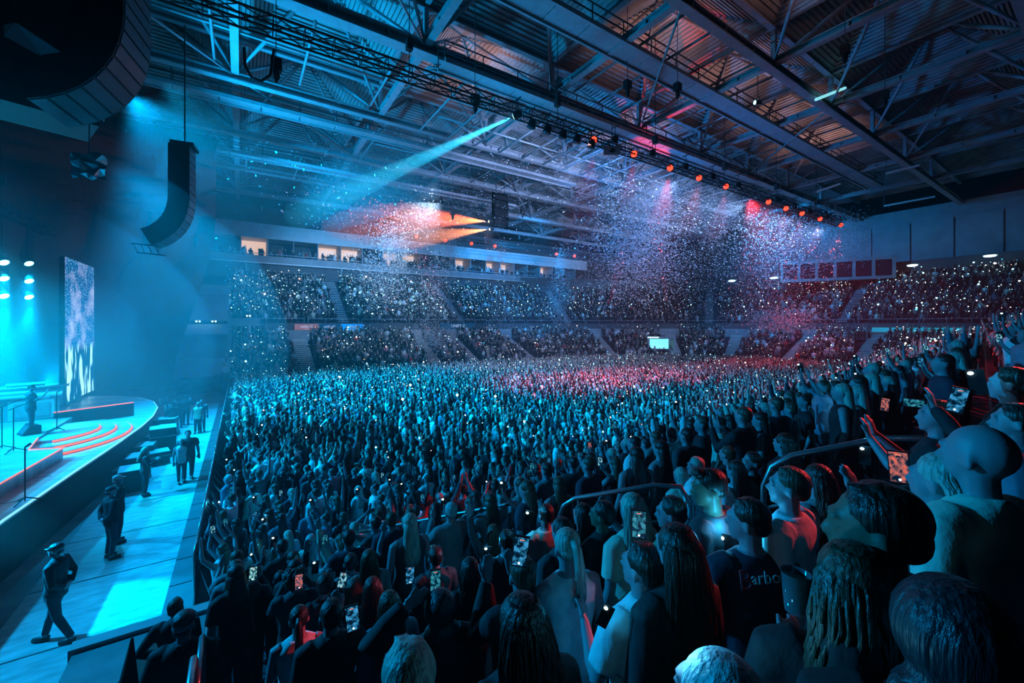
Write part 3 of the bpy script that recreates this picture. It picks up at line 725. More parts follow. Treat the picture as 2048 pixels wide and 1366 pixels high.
# px, py of the crown, depth, spec, garment colour, hair colour, label, turn offset in degrees
NEAR = [
 (812, 1282, 1.18, S(hair='short', top='jacket'), 'charcoal', 'blonde', 'person with cropped fair hair and rim-lit crown cut by the bottom edge of the picture', 10),
 (1040, 1186, 1.36, S(hair='wavy', top='jacket'), 'black', 'dark', 'woman with very long wavy dark hair seen from behind beside the fair cropped head', -12),
 (1043, 1108, 2.25, S('hold/hold', hair='bun', top='jacket'), 'black', 'brown', 'woman with tied up hair lifting a glowing phone, in front of the wavy haired woman', -20),
 (1134, 1058, 2.25, S(hair='pony', top='strap', tilt=-8), 'white', 'blonde', 'woman with blonde ponytail and white strappy top seen from behind', -25),
 (1283, 1086, 1.80, S(hair='short', top='polo', turn=12, arms='chest/down'), 'white', 'dark', 'man with short dark hair and pale polo shirt looking down, beside the long haired woman', -8),
 (1350, 1046, 1.72, S(hair='long', top='jacket', turn=-8), 'black', 'dark', 'woman with long straight dark hair and dark coat beside the pale polo shirt man', -12),
 (1500, 998, 2.05, S(hair='short', top='tee', turn=44, tilt=-6, arms='chest/down'), 'navy', 'dark', 'man in dark shirt with red and white lettering across the back', -56),
 (1577, 934, 2.15, S(hair='short', top='tee', turn=18), 'white', 'brown', 'man with short back and sides in a plain white shirt, behind the lettered shirt man', 8),
 (1424, 938, 2.45, S(hair='quiff', top='tee', turn=34, tilt=-10), 'charcoal', 'dark', 'bearded man with swept back dark hair looking down to the left by the curved rail', 10),
 (1345, 994, 2.6, S(hair='short', top='jacket', turn=26, tilt=-6), 'tan', 'dark', 'man with short dark hair and tan jacket in front of the curved rail end', 8),
 (1262, 985, 2.85, S('down/hold', hair='long', top='tee', turn=-10), 'cream', 'blonde', 'woman with long bright blonde hair beneath the middle of the rail', -8),
 (1204, 1002, 3.1, S(hair='short', top='jacket', turn=24), 'black', 'dark', 'man in black with short dark hair left of the bright blonde woman', 6),
 (1164, 1006, 3.35, S(hair='long', top='jacket'), 'black', 'dark', 'woman with long dark hair standing under the left end of the long rail', -6),
 (1091, 1008, 4.0, S(hair='short', top='tee', turn=6), 'cream', 'dark', 'man in a pale shirt with red light on his neck, left of the rail post', -20),
 (1122, 1034, 3.0, S(hair='wavy', top='jacket'), 'charcoal', 'dark', 'woman with loose dark curls directly behind the blonde ponytail woman', 0),
 (1360, 934, 4.9, S(hair='long', top='tee'), 'cream', 'blonde', 'girl with long fair hair and pale shirt seen through the loop of the rail', -20),
 (1391, 914, 4.6, S(hair='short', top='tee', turn=40), 'white', 'blonde', 'brightly lit fair man in white shirt shown in profile beyond the rail loop', 24),
 (1470, 920, 4.0, S(hair='long', top='tee'), 'white', 'dark', 'woman with long dark hair over a pale blouse right of the bearded man', -25),
 (1503, 904, 4.1, S(hair='short', top='jacket', turn=42), 'black', 'dark', 'boy in dark jacket with lit face in profile right of the pale bloused woman', 22),
 (1454, 891, 4.9, S(hair='short', top='jacket'), 'black', 'brown', 'person with short hair further down behind the pale bloused woman', -5),
 (1566, 866, 4.0, S(hair='long', top='jacket'), 'black', 'dark', 'woman with dark hair standing just left of the upper rail end', -20),
 (1632, 928, 2.7, S(hair='wavy', top='shirt'), 'grey', 'dark', 'woman with dark loose hair and patterned grey shirt beside the white shirt man', -20),
 (1955, 846, 1.5, S(hair='bald', top='jacket', turn=10), 'cream', 'stubble', 'bald man in pale jacket at the right edge', -50),
 (1878, 905, 1.62, S('down/hold', hair='bob', top='jacket'), 'black', 'blonde', 'woman with blonde bob holding up a phone with a red screen beside the bald man', -18),
 (1757, 968, 1.06, S(hair='short', top='jacket', turn=24, tilt=-4), 'black', 'dark', 'large close dark haired man in black turned left, below the phone with the red screen', -10),
 (2020, 734, 2.5, S('hold/down', hair='short', top='jacket'), 'black', 'dark', 'man in black stretching an arm with a phone at the far right edge', -5),
 (1874, 800, 2.75, S('hold/hold', hair='short', top='tee', turn=14), 'black', 'brown', 'man in dark shirt raising a phone with both hands above the upper rail', 8),
 (2030, 806, 2.2, S(hair='short', top='tee', turn=10), 'denim', 'dark', 'man in denim shirt half cut by the right edge behind the bald man', 0),
 (1702, 1082, 1.02, S('chest/down', hair='wavy', top='jacket'), 'black', 'brown', 'woman with loose rim-lit hair in black holding a plastic cup at the lower right', -110),
 (1425, 1312, .98, S(hair='hood', top='hoodie'), 'denim', 'cap', 'person in a pale blue lit hood at the bottom edge', 0),
 (1900, 1165, .80, S(hair='hood', top='hoodie'), 'black', 'capdark', 'dark hooded figure in black filling the lower right corner', -130),
 (598, 1210, 3.2, S(hair='pony', top='strap'), 'white', 'dark', 'woman with dark ponytail and pale open backed top at the lower left rows', -12),
 (662, 1198, 2.75, S('down/hold', hair='short', top='jacket'), 'black', 'dark', 'man in black filming with a phone beside the dark ponytail woman', -6),
 (870, 1093, 4.1, S(hair='short', top='jacket'), 'charcoal', 'dark', 'man in charcoal jacket behind the starry phone screen', -10),
 (701, 1107, 4.6, S(hair='short', top='shirt'), 'grey', 'dark', 'man with cropped hair and grey shirt left of the long straight hair', -15),
 (737, 1098, 4.4, S(hair='long', top='shirt'), 'grey', 'brown', 'woman with long straight hair and grey shirt in the lower left rows', -10),
 (649, 1147, 3.9, S('down/hold', hair='short', top='jacket'), 'black', 'dark', 'man with round dark head holding a small phone at the side', -8),
 (744, 1153, 3.7, S(hair='long', top='jacket'), 'black', 'dark', 'woman with long dark hair in black right of the small phone', -12),
 (707, 1156, 4.0, S(hair='bob', top='jacket'), 'charcoal', 'brown', 'woman with chin length hair between two dark heads', -10),
 (777, 1181, 3.0, S(hair='long', top='jacket'), 'denim', 'brown', 'woman with long brown hair and denim jacket in the lower middle', -6),
 (877, 1181, 2.35, S('headhand/down', hair='hood', top='puffer'), 'black', 'capdark', 'person in a big black hooded coat in the lower middle', -12),
 (938, 1114, 3.3, S(hair='wavy', top='jacket'), 'black', 'dark', 'woman with thick dark hair and black coat right of the square phone', -10),
 (495, 1131, 5.0, S('hold/hold', hair='long', top='jacket'), 'black', 'brown', 'woman lifting a very bright phone near the stair railing', -8),
 (590, 1138, 4.2, S('hold/hold', hair='curly', top='shirt'), 'charcoal', 'dark', 'person with bushy dark hair holding a colourful phone', -10),
 (560, 1142, 5.1, S('down/up', hair='short', top='jacket'), 'black', 'dark', 'person in black leaning forward with raised arm near the stair railing', -10),
 (683, 1072, 6.6, S('up/headhand', hair='curly', top='shirt'), 'cream', 'dark', 'man in patterned pale shirt with one arm straight up', -20),
 (820, 1009, 8.2, S('up/down', hair='short', top='tee'), 'pink', 'brown', 'man in a red lit pale shirt with one arm raised', -25),  # pink garment colour holds the red light on a pale shirt
 (756, 1018, 7.6, S('headhand/down', hair='short', top='tee'), 'white', 'brown', 'person in white shirt with bent arm by the red lit man', -10),
 (795, 1080, 5.4, S('high/high', hair='long', top='tee'), 'black', 'dark', 'woman holding a phone high with both bare arms', -18),
 (905, 1050, 5.6, S('down/up', hair='long', top='tee'), 'charcoal', 'brown', 'woman with one bare arm raised, left of the torch phone', -22),
 (920, 1035, 6.2, S(hair='bob', top='tee'), 'white', 'blonde', 'person with fair bob and bright white shirt', -15),
 (985, 1048, 5.0, S('up/down', hair='long', top='jacket'), 'charcoal', 'brown', 'woman holding up the bright torch phone', -15),
 (1012, 1060, 3.9, S(hair='short', top='tee'), 'charcoal', 'dark', 'man in striped dark shirt right of the torch phone', -22),
]
SP = []
for px, py, d, sp, tc, hc, lab, off in NEAR:
    need(sp, 'near')
MIDS = []
MID_ARMS = [('down/down', .52), ('hold/hold', .12), ('up/down', .06), ('down/up', .05), ('vee/vee', .06), ('up/up', .04), ('down/hold', .06), ('high/high', .08)]
for a_, w_ in MID_ARMS:
    for hr, tp in (('short', 'tee'), ('long', 'tee'), ('short', 'jacket'), ('wavy', 'strap')):
        if a_ in ('down/up', 'down/hold') and tp in ('strap', 'jacket'): continue
        sp = S(a_, hair=hr, top=tp); MIDS.append((sp, w_)); need(sp, 'mid')
EXTRA = {'walk': S('behind/behind', hair='capped', top='jacket', gait=.9), 'guard': S('behind/behind', hair='capped', top='jacket'), 'guard2': S('hip/down', hair='short', top='jacket'),
         'fair': S('chest/chest', hair='long', top='jacket', turn=-20, tilt=-15), 'pairw': S('down/down', hair='short', top='tee', gait=.5), 'pairb': S('down/down', hair='pony', top='strap', gait=.5),
         'photog': S('hold/hold', hair='short', top='jacket'), 'singer': S('chest/hold', hair='short', top='tee', turn=-10, tilt=-14)}
for v in EXTRA.values(): need(v, 'near')
run_jobs()
NEARP = {}
TAKEN = []
for i, (px, py, d, sp, tc, hc, lab, off) in enumerate(NEAR):
    p = at(px, py, d); z = tread(p.x, p.y); h = p.z - z
    hh = min(max(h, 1.52), 1.92)
    rz = facing(p.x, p.y) * (.45 if px > 1000 else .8) + rad(off) * .5
    sk = M['skin_dark'] if i in (8, 11, 24) else None
    t = person(sp, 'near', (p.x, p.y, p.z - hh), rz, hh, TOPC[tc], HAIRC[hc], lab, None, sk, .95 if sp[5] in ('long', 'wavy', 'pony', 'bob', 'bun') else 1.0)
    NEARP[i] = (t, sp); TAKEN.append((p.x, p.y, .42 if d < 3 else .34)); 
    if abs(h - hh) > .02: print('near', i, 'height wanted %.2f' % h, lab[:40])

# ================================================================== stage
DZ = 1.5
def circ(cx, cy, r, a0, a1, n): return [(cx + r * math.cos(rad(a0 + (a1 - a0) * i / n)), cy + r * math.sin(rad(a0 + (a1 - a0) * i / n))) for i in range(n + 1)]
edge = [(-4.4, 6.0), (-4.45, 10.0), (-4.4, 13.8), (-4.1, 17.3), (-3.75, 20.8), (-3.55, 23.5), (-3.5, 25.8), (-3.65, 28.2), (-4.1, 30.4), (-5.2, 32.9), (-6.8, 34.4), (-9, 35.2)]
poly = edge + [(-19.5, 35.2), (-19.5, 6.0)]
st = thing('stage', 'large cyan lit concert stage with curved front edge along the pit', 'stage')
q = MB(); q.prism(poly, DZ - .12, DZ); q.obj('stage_deck', M['stage'], st)
q = MB(); vs = [(x - .12, y, 0) for x, y in edge] + [(x - .12, y, DZ - .12) for x, y in edge]; n = len(edge)
q.add(vs, [(i, i + 1, n + i + 1, n + i) for i in range(n - 1)]); q.obj('stage_skirt', M['cloth'], st)
q = MB(); q.tube([(x + .01, y, DZ - .03) for x, y in edge], .030, 6); q.obj('edge_light_strip', M['led_edge'], st)
for i in range(14):                        # deck seams, kept as thin raised cover strips
    q = MB(); q.box((-11.6, 7 + i * 2, DZ + .004), (14.2, .03, .008)); q.obj('deck_seam', M['steel_dark'], st)
# raised platform with curved glowing steps
pf = thing('stage_riser', 'raised stage platform with dark front and glowing red edge strips, under the singer', 'riser')
rp = [(-5.3, 11.0), (-4.95, 16.0), (-4.75, 18.9), (-5.6, 19.2), (-5.9, 21.0), (-6.0, 25.0), (-14, 25.0), (-14, 11.0)]
q = MB(); q.prism(rp, DZ, DZ + .36); q.obj('platform', M['stage'], pf)
q = MB(); q.tube([(x + .02, y, DZ + .37) for x, y in rp[:5]], .02, 5); q.obj('light_strip', M['led_red'], pf)
for k, (dx, z0, z1) in enumerate(((.55, DZ, DZ + .30), (1.0, DZ, DZ + .20), (1.45, DZ, DZ + .10))):
    c = circ(-6.0, 22.3, 1.0 + dx * 1.0, -62, 62, 14)
    c = [(x * 1 - .2, 22.3 + (y - 22.3) * (1.15 + .1 * k)) for x, y in c]
    q = MB(); q.prism(c + [(-6.1, c[-1][1]), (-6.1, c[0][1])], z0, z1); q.obj('curved_step', M['stage'], pf)
    q = MB(); q.tube([(x + .01, y, z1 - .05) for x, y in c], .045, 6, flat=.8); q.obj('light_strip', M['led_red'], pf)
wd = thing('light_board', 'dark wedge panel with a red lit top edge behind the curved steps', 'panel', (-5.4, 25.6, DZ))
q = MB(); q.box((0, 0, .3), (2.6, .12, .6), Matrix.Rotation(rad(28), 3, 'Z')); q.obj('board', M['black'], wd)
q = MB(); q.box((0, 0, .62), (2.6, .08, .04), Matrix.Rotation(rad(28), 3, 'Z')); q.obj('light_strip', M['led_red'], wd)
# instrument desks behind the singer
for k, (x, y, tx) in enumerate(((-8.6, 27.2, 'right behind the singer'), (-11.8, 26.2, 'cut by the left picture edge'), (-9.3, 31.0, 'furthest back on the stage'))):
    t = thing('instrument_desk', 'cyan lit panelled instrument desk ' + tx, 'desk', (x, y, DZ), rad(12))
    q = MB(); q.box((0, 0, .55), (3.2, .9, 1.1)); q.obj('cabinet', M['wall'], t)
    q = MB(); q.box((0, 0, 1.14), (3.4, 1.1, .07)); q.obj('desk_top', M['white'], t)
    for s_ in (-.8, .8):
        for a_, b_, c_, d_ in ((s_, .55, .9, .8),):
            q = MB(); q.box((a_, -.47, b_), (1.35, .04, .85)); q.obj('front_panel', M['white'], t)
            q = MB(); q.box((a_, -.50, b_), (1.05, .04, .6)); q.obj('inset', M['steel'], t)
    q = MB(); q.box((.2, 0, 1.26), (1.3, .35, .1), Matrix.Rotation(rad(8), 3, 'X')); kb_ = q.obj('keyboard', M['white'], t)
def stand_thing(name, lab, cat, loc, h, boom=True, rz=0):
    t = thing(name, lab, cat, loc, rz); q = MB()
    for a in (90, 210, 330): q.bar((0, 0, .14), (.28 * math.cos(rad(a)), .28 * math.sin(rad(a)), .02), .022, .022)
    q.obj('tripod_base', M['black'], t)
    q = MB(); q.tube([(0, 0, .05), (0, 0, h)], .014, 6); q.obj('pole', M['black'], t)
    if boom:
        q = MB(); q.tube([(-.12, 0, h - .03), (.45, 0, h + .18)], .011, 6); q.obj('boom', M['black'], t)
    q = MB(); q.tube([((.45 if boom else 0), 0, h + (.16 if boom else 0)), ((.56 if boom else .1), 0, h + (.22 if boom else .06))], [.018, .03], 8); q.obj('microphone', M['steel_dark'], t)
    return t
sg = atZ(62, 868, DZ + .36)
singer = person(EXTRA['singer'], 'near', (sg.x, sg.y, DZ + .36), rad(-75), 1.80, TOPC['charcoal'], HAIRC['brown'], 'singer in dark top and jeans leaning into a microphone on the cyan lit stage')
a = sg + Vector((.62, .1, 0)); stand_thing('microphone_stand', 'microphone stand in front of the singer', 'microphone stand', (a.x, a.y, DZ + .36), 1.45, False)
for px, py, tx in ((50, 1006, 'alone at the lit front edge of the stage'), (4, 900, 'cut by the left picture edge'), (27, 905, 'between the singer and the stage front')):
    p = atZ(px, py, DZ if py > 950 else DZ + .36); stand_thing('microphone_stand', 'black tripod microphone stand ' + tx, 'microphone stand', (p.x, p.y, DZ if py > 950 else DZ + .36), 1.35, py < 1000, rad(40))
p = atZ(52, 868, DZ + .36)
t = thing('floor_monitor', 'black wedge floor monitor speaker beside the curved steps', 'speaker', (-6.4, 22.0, DZ + .36), rad(-60))
q = MB(); q.add([(-.3, -.22, 0), (.3, -.22, 0), (.3, .25, 0), (-.3, .25, 0), (-.3, .02, .36), (.3, .02, .36), (.3, .25, .30), (-.3, .25, .30)], [(3, 2, 1, 0), (0, 1, 5, 4), (4, 5, 6, 7), (2, 3, 7, 6), (1, 2, 6, 5), (3, 0, 4, 7)]); q.obj('cabinet', M['black'], t)
q = MB(); q.box((0, -.11, .18), (.5, .02, .3), Matrix.Rotation(rad(-33), 3, 'X')); q.obj('grille', M['steel_dark'], t)

# tall video screen at the far side of the stage
scr_m = bpy.data.materials.new('video_picture'); scr_m.use_nodes = True; nt = scr_m.node_tree; bs = nt.nodes['Principled BSDF']
bs.inputs['Base Color'].default_value = (.01, .01, .01, 1); bs.inputs['Roughness'].default_value = .4
def N(t_, **k):
    n_ = nt.nodes.new(t_)
    for a_, b_ in k.items(): setattr(n_, a_, b_)
    return n_
def video_nodes():
    tc = N('ShaderNodeTexCoord'); sep = N('ShaderNodeSeparateXYZ'); nt.links.new(tc.outputs['Generated'], sep.inputs[0])
    mp = N('ShaderNodeMapping'); mp.inputs['Scale'].default_value = (1, 9, 3.2); nt.links.new(tc.outputs['Generated'], mp.inputs[0])
    arms_ = N('ShaderNodeTexNoise'); arms_.inputs['Scale'].default_value = 1.1; arms_.inputs['Detail'].default_value = 2; nt.links.new(mp.outputs[0], arms_.inputs[0])
    r1 = N('ShaderNodeValToRGB'); r1.color_ramp.elements[0].position = .50; r1.color_ramp.elements[0].color = (0, .03, .08, 1); r1.color_ramp.elements[1].position = .56; r1.color_ramp.elements[1].color = (.45, .95, 1, 1)
    nt.links.new(arms_.outputs[0], r1.inputs[0])
    mp2 = N('ShaderNodeMapping'); mp2.inputs['Scale'].default_value = (1, 44, 90); nt.links.new(tc.outputs['Generated'], mp2.inputs[0])
    dots = N('ShaderNodeTexVoronoi'); dots.inputs['Scale'].default_value = 1.0; nt.links.new(mp2.outputs[0], dots.inputs[0])
    r2 = N('ShaderNodeValToRGB'); r2.color_ramp.elements[0].position = .16; r2.color_ramp.elements[0].color = (.55, .85, 1, 1); r2.color_ramp.elements[1].position = .30; r2.color_ramp.elements[1].color = (0, .04, .13, 1)
    nt.links.new(dots.outputs['Distance'], r2.inputs[0])
    mp3 = N('ShaderNodeMapping'); mp3.inputs['Scale'].default_value = (1, 3, 5); nt.links.new(tc.outputs['Generated'], mp3.inputs[0])
    cl = N('ShaderNodeTexNoise'); cl.inputs['Scale'].default_value = 1.3; nt.links.new(mp3.outputs[0], cl.inputs[0])
    r3 = N('ShaderNodeValToRGB'); r3.color_ramp.elements[0].position = .45; r3.color_ramp.elements[0].color = (0, .05, .16, 1); r3.color_ramp.elements[1].position = .72; r3.color_ramp.elements[1].color = (.35, .38, .62, 1)
    nt.links.new(cl.outputs[0], r3.inputs[0])
    up = N('ShaderNodeMix', data_type='RGBA', blend_type='SCREEN'); up.inputs[0].default_value = 1; nt.links.new(r3.outputs[0], up.inputs[6]); nt.links.new(r2.outputs[0], up.inputs[7])
    st_ = N('ShaderNodeMapRange'); st_.inputs[1].default_value = .34; st_.inputs[2].default_value = .40; nt.links.new(sep.outputs['Z'], st_.inputs[0])
    mx_ = N('ShaderNodeMix', data_type='RGBA'); nt.links.new(st_.outputs[0], mx_.inputs[0]); nt.links.new(r1.outputs[0], mx_.inputs[6]); nt.links.new(up.outputs[2], mx_.inputs[7])
    nt.links.new(mx_.outputs[2], bs.inputs['Emission Color']); bs.inputs['Emission Strength'].default_value = 1.7
video_nodes(); scr_m.cycles.emission_sampling = 'NONE'
SX = -7.75
y0_, y1_ = SX / dirv(130).x * dirv(130).y, SX / dirv(188).x * dirv(188).y
d0 = SX / dirv(130).x
zb, zt = CZ - (806 - 650) / FP * d0, CZ + (650 - 513) / FP * d0
scn = thing('video_screen', 'tall narrow video wall showing raised arms and confetti beside the stage', 'screen', (SX, (y0_ + y1_) / 2, (zb + zt) / 2))
q = MB(); q.box((-.12, 0, 0), (.2, y1_ - y0_, zt - zb)); q.obj('back_case', M['black'], scn)
q = MB(); q.add([(0, -(y1_ - y0_) / 2, -(zt - zb) / 2), (0, (y1_ - y0_) / 2, -(zt - zb) / 2), (0, (y1_ - y0_) / 2, (zt - zb) / 2), (0, -(y1_ - y0_) / 2, (zt - zb) / 2)], [(0, 1, 2, 3)]); q.obj('picture_panel', scr_m, scn)
q = MB(); q.bar((-.15, -(y1_ - y0_) / 2 + .1, -(zt - zb) / 2), (-.15, -(y1_ - y0_) / 2 + .1, DZ - (zb + zt) / 2), .1, .1); q.bar((-.15, (y1_ - y0_) / 2 - .1, -(zt - zb) / 2), (-.15, (y1_ - y0_) / 2 - .1, DZ - (zb + zt) / 2), .1, .1); q.obj('support_leg', M['black'], scn)
# stage back drapes
for k in range(6):
    q = MB(); n = 14; vs = []
    for i in range(n + 1):
        y = 8 + k * 4.6 + 4.5 * i / n; vs += [(-19.0 + .12 * math.sin(i * 2.1), y, DZ), (-19.0 + .12 * math.sin(i * 2.1), y, 13.5)]
    q.add(vs, [(2 * i, 2 * i + 2, 2 * i + 3, 2 * i + 1) for i in range(n)])
    tag(q.obj('stage_drape', M['cloth'], None), ORD[k] + ' black pleated back drape of the stage, counted from the near end', 'drape', 'back drapes of the stage')
# hall side drape with the curved edge, left of the white end wall
YD = 41.0
ce = [(432, 436), (428, 470), (421, 505), (410, 545), (398, 580), (384, 625), (366, 675), (352, 715), (347, 750), (347, 772)]
q = MB(); vs = []
for px, py in ce:
    p = atY(px, py, YD); n = 16
    for i in range(n + 1):
        t_ = i / n; x = p.x + (-17.5 - p.x) * t_; vs.append((x, YD + .16 * math.sin(x * 4.2), max(p.z, .02)))
k = 17
q.add(vs, [(r * k + i, (r + 1) * k + i, (r + 1) * k + i + 1, r * k + i + 1) for r in range(len(ce) - 1) for i in range(16)])
p = atY(432, 436, YD); q.add([(p.x, YD, p.z), (-17.5, YD, p.z), (-17.5, YD, 21), (p.x, YD, 21)], [(0, 1, 2, 3)])
tag(q.obj('side_drape', M['cloth'], None, True), 'tall black drape with a curved edge hanging left of the pale end wall', 'drape')
# pale end wall of the far stand, stepped in bands
ew = thing('wall_side', None, None); ew['kind'] = 'structure'
def band(px0, px1, py0, py1, Y, th, m, nm='wall_panel'):
    a_ = atY(px0, py0, Y); b_ = atY(px1, py1, Y); q = MB(); q.box(((a_.x + b_.x) / 2, Y + th / 2, (a_.z + b_.z) / 2), (b_.x - a_.x, th, a_.z - b_.z)); return q.obj(nm, M[m], ew)
band(340, 458, 566, 642, 49.0, .3, 'white'); band(340, 460, 588, 592, 48.8, .2, 'wall', 'trim'); band(300, 462, 648, 668, 47.0, .3, 'white')
band(300, 462, 668, 722, 47.4, .3, 'wall'); band(330, 462, 720, 752, 45.5, .3, 'white'); band(330, 470, 752, 790, 46.5, .3, 'walldark')
band(455, 462, 620, 720, 46.8, .2, 'steel', 'wall_post'); band(462, 520, 636, 652, 51.5, .3, 'wall'); band(497, 502, 650, 682, 51.3, .1, 'white', 'door_frame')
for px, py, tx in ((396, 643, 'left'), (428, 643, 'right'), (497, 632, 'upper')):
    t = thing('wall_lamp', 'tiny twin emergency lamp, the %s one on the pale end wall' % {'left': 'lower left', 'right': 'lower middle', 'upper': 'higher right'}[tx], 'lamp', atY(px, py, 46.6))
    for s_ in (-.12, .12):
        q = MB(); q.ell((s_, 0, 0), (.07, .06, .06), 8, 5); q.obj('bulb', M['lamp_white'], t)
    q = MB(); q.box((0, .08, .08), (.45, .1, .08)); q.obj('housing', M['steel'], t)
# shiny foil cover and cases at the far end of the pit
t = thing('foil_cover', 'crumpled shiny foil cover lying at the far end of the pit', 'cover', atZ(405, 790, .0)); t.location.z = .0
q = MB(); n = 9; vs = [(-1.8 + 3.6 * i / n, R.uniform(-.2, .2) + j * .3, (1.5 - .25 * j + R.uniform(-.12, .12)) if j < 4 else 0) for j in range(5) for i in range(n + 1)]
q.add(vs, [(j * (n + 1) + i, j * (n + 1) + i + 1, (j + 1) * (n + 1) + i + 1, (j + 1) * (n + 1) + i) for j in range(4) for i in range(n)]); q.obj('foil_sheet', mat('foil', (.7, .75, .75), .25, .8, noise=(4, .3, (1, 1, 1))), t)
for i, (px, py, tx, sz) in enumerate(((330, 872, 'beside the photographers', (1.0, .7, .9)), (352, 905, 'just behind the pair of security staff', (.9, .8, 1.2)), (300, 930, 'below the curved stage edge', (1.2, .7, .5)), (262, 960, 'under the stage front near the guards', (1.0, .6, .45)), (440, 770, 'near the foil cover', (1.6, .9, 1.2)))):
    p = atZ(px, py, 0); p.x = min(p.x, -2.9) if i < 4 else p.x
    t = thing('flight_case', 'black equipment case with metal edges ' + tx, 'case', (p.x, p.y, 0.025), rad(R.uniform(-15, 15)))
    q = MB(); q.box((0, 0, sz[2] / 2), sz); q.obj('case_body', M['black'], t)
    for zz in (.02, sz[2] * .7, sz[2]):
        q = MB(); q.box((0, 0, zz), (sz[0] + .02, sz[1] + .02, .03)); q.obj('metal_edge', M['steel'], t)
# subwoofers and monitors along the stage foot (light on the tops put in as pale sheets)
for i in range(6):
    x = -3.2 - .12 * math.sin(i); y = 19.5 + i * 1.8
    t = thing('front_speaker', ORD[i] + ' low speaker box at the stage foot, counted from the near end', 'speaker', (x - .05, y, .025), rad(R.uniform(-8, 8)), 'speaker boxes along the foot of the stage')
    q = MB(); q.box((0, 0, .35), (.62, .95, .70)); q.obj('cabinet', M['black'], t); q = MB(); q.box((.32, 0, .35), (.02, .85, .6)); q.obj('grille', M['steel_dark'], t)
    q = MB(); q.box((0, 0, .72), (.6, .9, .03)); q.obj('lit_top', M['steel'], t)
# crowd barrier between pit and floor
for i in range(26):
    y = 10.4 + i * 1.22
    t = thing('crowd_barrier', ORD[i] + ' steel crowd barrier section along the pit, counted from the near end', 'barrier', (-.78, y, 0), 0, 'crowd barrier sections along the pit')
    q = MB(); q.box((0, .6, .62), (.05, 1.18, 1.12)); q.obj('front_plate', M['steel_dark'], t)
    q = MB(); q.tube([(0, 0, .03), (0, 0, 1.22), (0, 1.18, 1.22), (0, 1.18, .03)], .026, 6); q.obj('frame_tube', M['chrome'], t, True)
    for yy in (.05, .6, 1.13):
        q = MB(); q.bar((.05, yy, 1.1), (.75, yy, .04), .03, .03); q.obj('rear_brace', M['steel_dark'], t)
    q = MB(); q.box((-.28, .6, .06), (.5, 1.18, .03)); q.obj('step_plate', M['steel_dark'], t)
    if i < 14:
        for k in range(4):
            q = MB(); q.bar((.3, .1 + k * .3, .05), (-.02, .2 + k * .3, 1.15), .018, .018); q.obj('mesh_bar', M['chrome'], t)

# side platform and low wall at the lower left
sp_ = MB(); sp_.prism([(-2.0, -4), (-.36, -4), (-.36, 8.3), (-2.0, 8.3)], 0, 1.1); o = struct('floor_side', sp_, M['concrete'])
t = thing('pit_wall', 'dark blue low wall with a coping across the end of the pit', 'wall', (-1.2, 8.45, 0))
q = MB(); q.box((0, 0, .45), (1.7, .14, .9)); q.obj('wall_board', M['walldark'], t)
q = MB(); q.box((0, 0, 1.03), (1.7, .22, .26)); q.obj('coping_band', M['wall'], t)
p = at(245, 1366, 4.2)
t = thing('cone_cover', 'pointed black cloth cover standing on the side platform', 'cover', (p.x, p.y, 1.1)); q = MB(); q.tube([(0, 0, 0), (.02, 0, .5), (.04, .02, 1.0), (.07, .02, 1.45)], [.24, .17, .08, .012], 12); q.obj('cloth_cone', M['cloth'], t, True)
t = thing('banner_strip', 'dull red cloth strip lying on the side platform', 'cloth', (atZ(290, 1335, 1.12))); q = MB(); q.box((0, 0, .02), (.35, .9, .03), Matrix.Rotation(rad(-20), 3, 'Z')); q.obj('strip', mat('dull_red_cloth', (.30, .04, .03), .8, noise=(5, .2, (1, 1, 1))), t)
# stair rail at the left edge of the near stand, with stacked posts
rl = thing('stair_handrail', 'steel stair handrail stepping down the left edge of the near stand', 'handrail', (-.30, 0, 0))
ys = [2.5 + .85 * k for k in range(8)]
for k, y in enumerate(ys):
    z = tread(-.2, y); h_ = 1.05
    q = MB(); q.tube([(0, y, z - .3), (0, y, z + h_ - .08), (0, y + .07, z + h_), (0, y + .62, z + h_), (0, y + .7, z + h_ - .08), (0, y + .7, z - .5)], .026, 7); q.obj('rail_hoop', M['chrome'], rl, True)
    for j in range(3):
        q = MB(); q.bar((.02, y + .18 + j * .2, z - .3), (.02, y + .18 + j * .2, z + h_ - .03), .014, .014); q.obj('baluster', M['steel_dark'], rl)
# hooped rails in front of the middle rows
def hoop(px0, py0, px1, py1, d0, d1, drop0, drop1, label, mid=.42, curve=.35):
    a_ = at(px0, py0, d0); b_ = at(px1, py1, d1); t = thing('guard_rail', label, 'railing', a_); d = b_ - a_; u = d.normalized(); L = d.length
    dn = Vector((0, 0, -1)); pts = [dn * drop0, dn * curve * .5, dn * curve * .15 + u * curve * .15, u * curve * .5, d - u * curve, d - u * curve * .3 + dn * curve * .15, d + dn * curve * .7, d + dn * drop1]
    q = MB(); q.tube(pts, .026, 8); q.obj('top_tube', M['chrome'], t, True)
    q = MB(); q.tube([dn * mid, d + dn * mid], .018, 7); q.obj('middle_bar', M['chrome'], t, True)
    return t
hoop(700, 1068, 1062, 1000, 7.2, 5.6, 1.5, 1.6, 'lower guard rail ending right of the phone with the torch', .38)
hoop(1118, 1002, 1384, 958, 4.9, 4.3, 1.6, 1.6, 'guard rail with a round end in the middle of the near stand', .40, .40)
hoop(1527, 922, 1905, 850, 3.7, 3.1, 1.5, 1.6, 'upper guard rail below the raised phone on the right', .42, .45)
hoop(1480, 812, 1700, 770, 16, 14, 1.6, 1.6, 'thin red lit guard rail far along the near stand', .4)

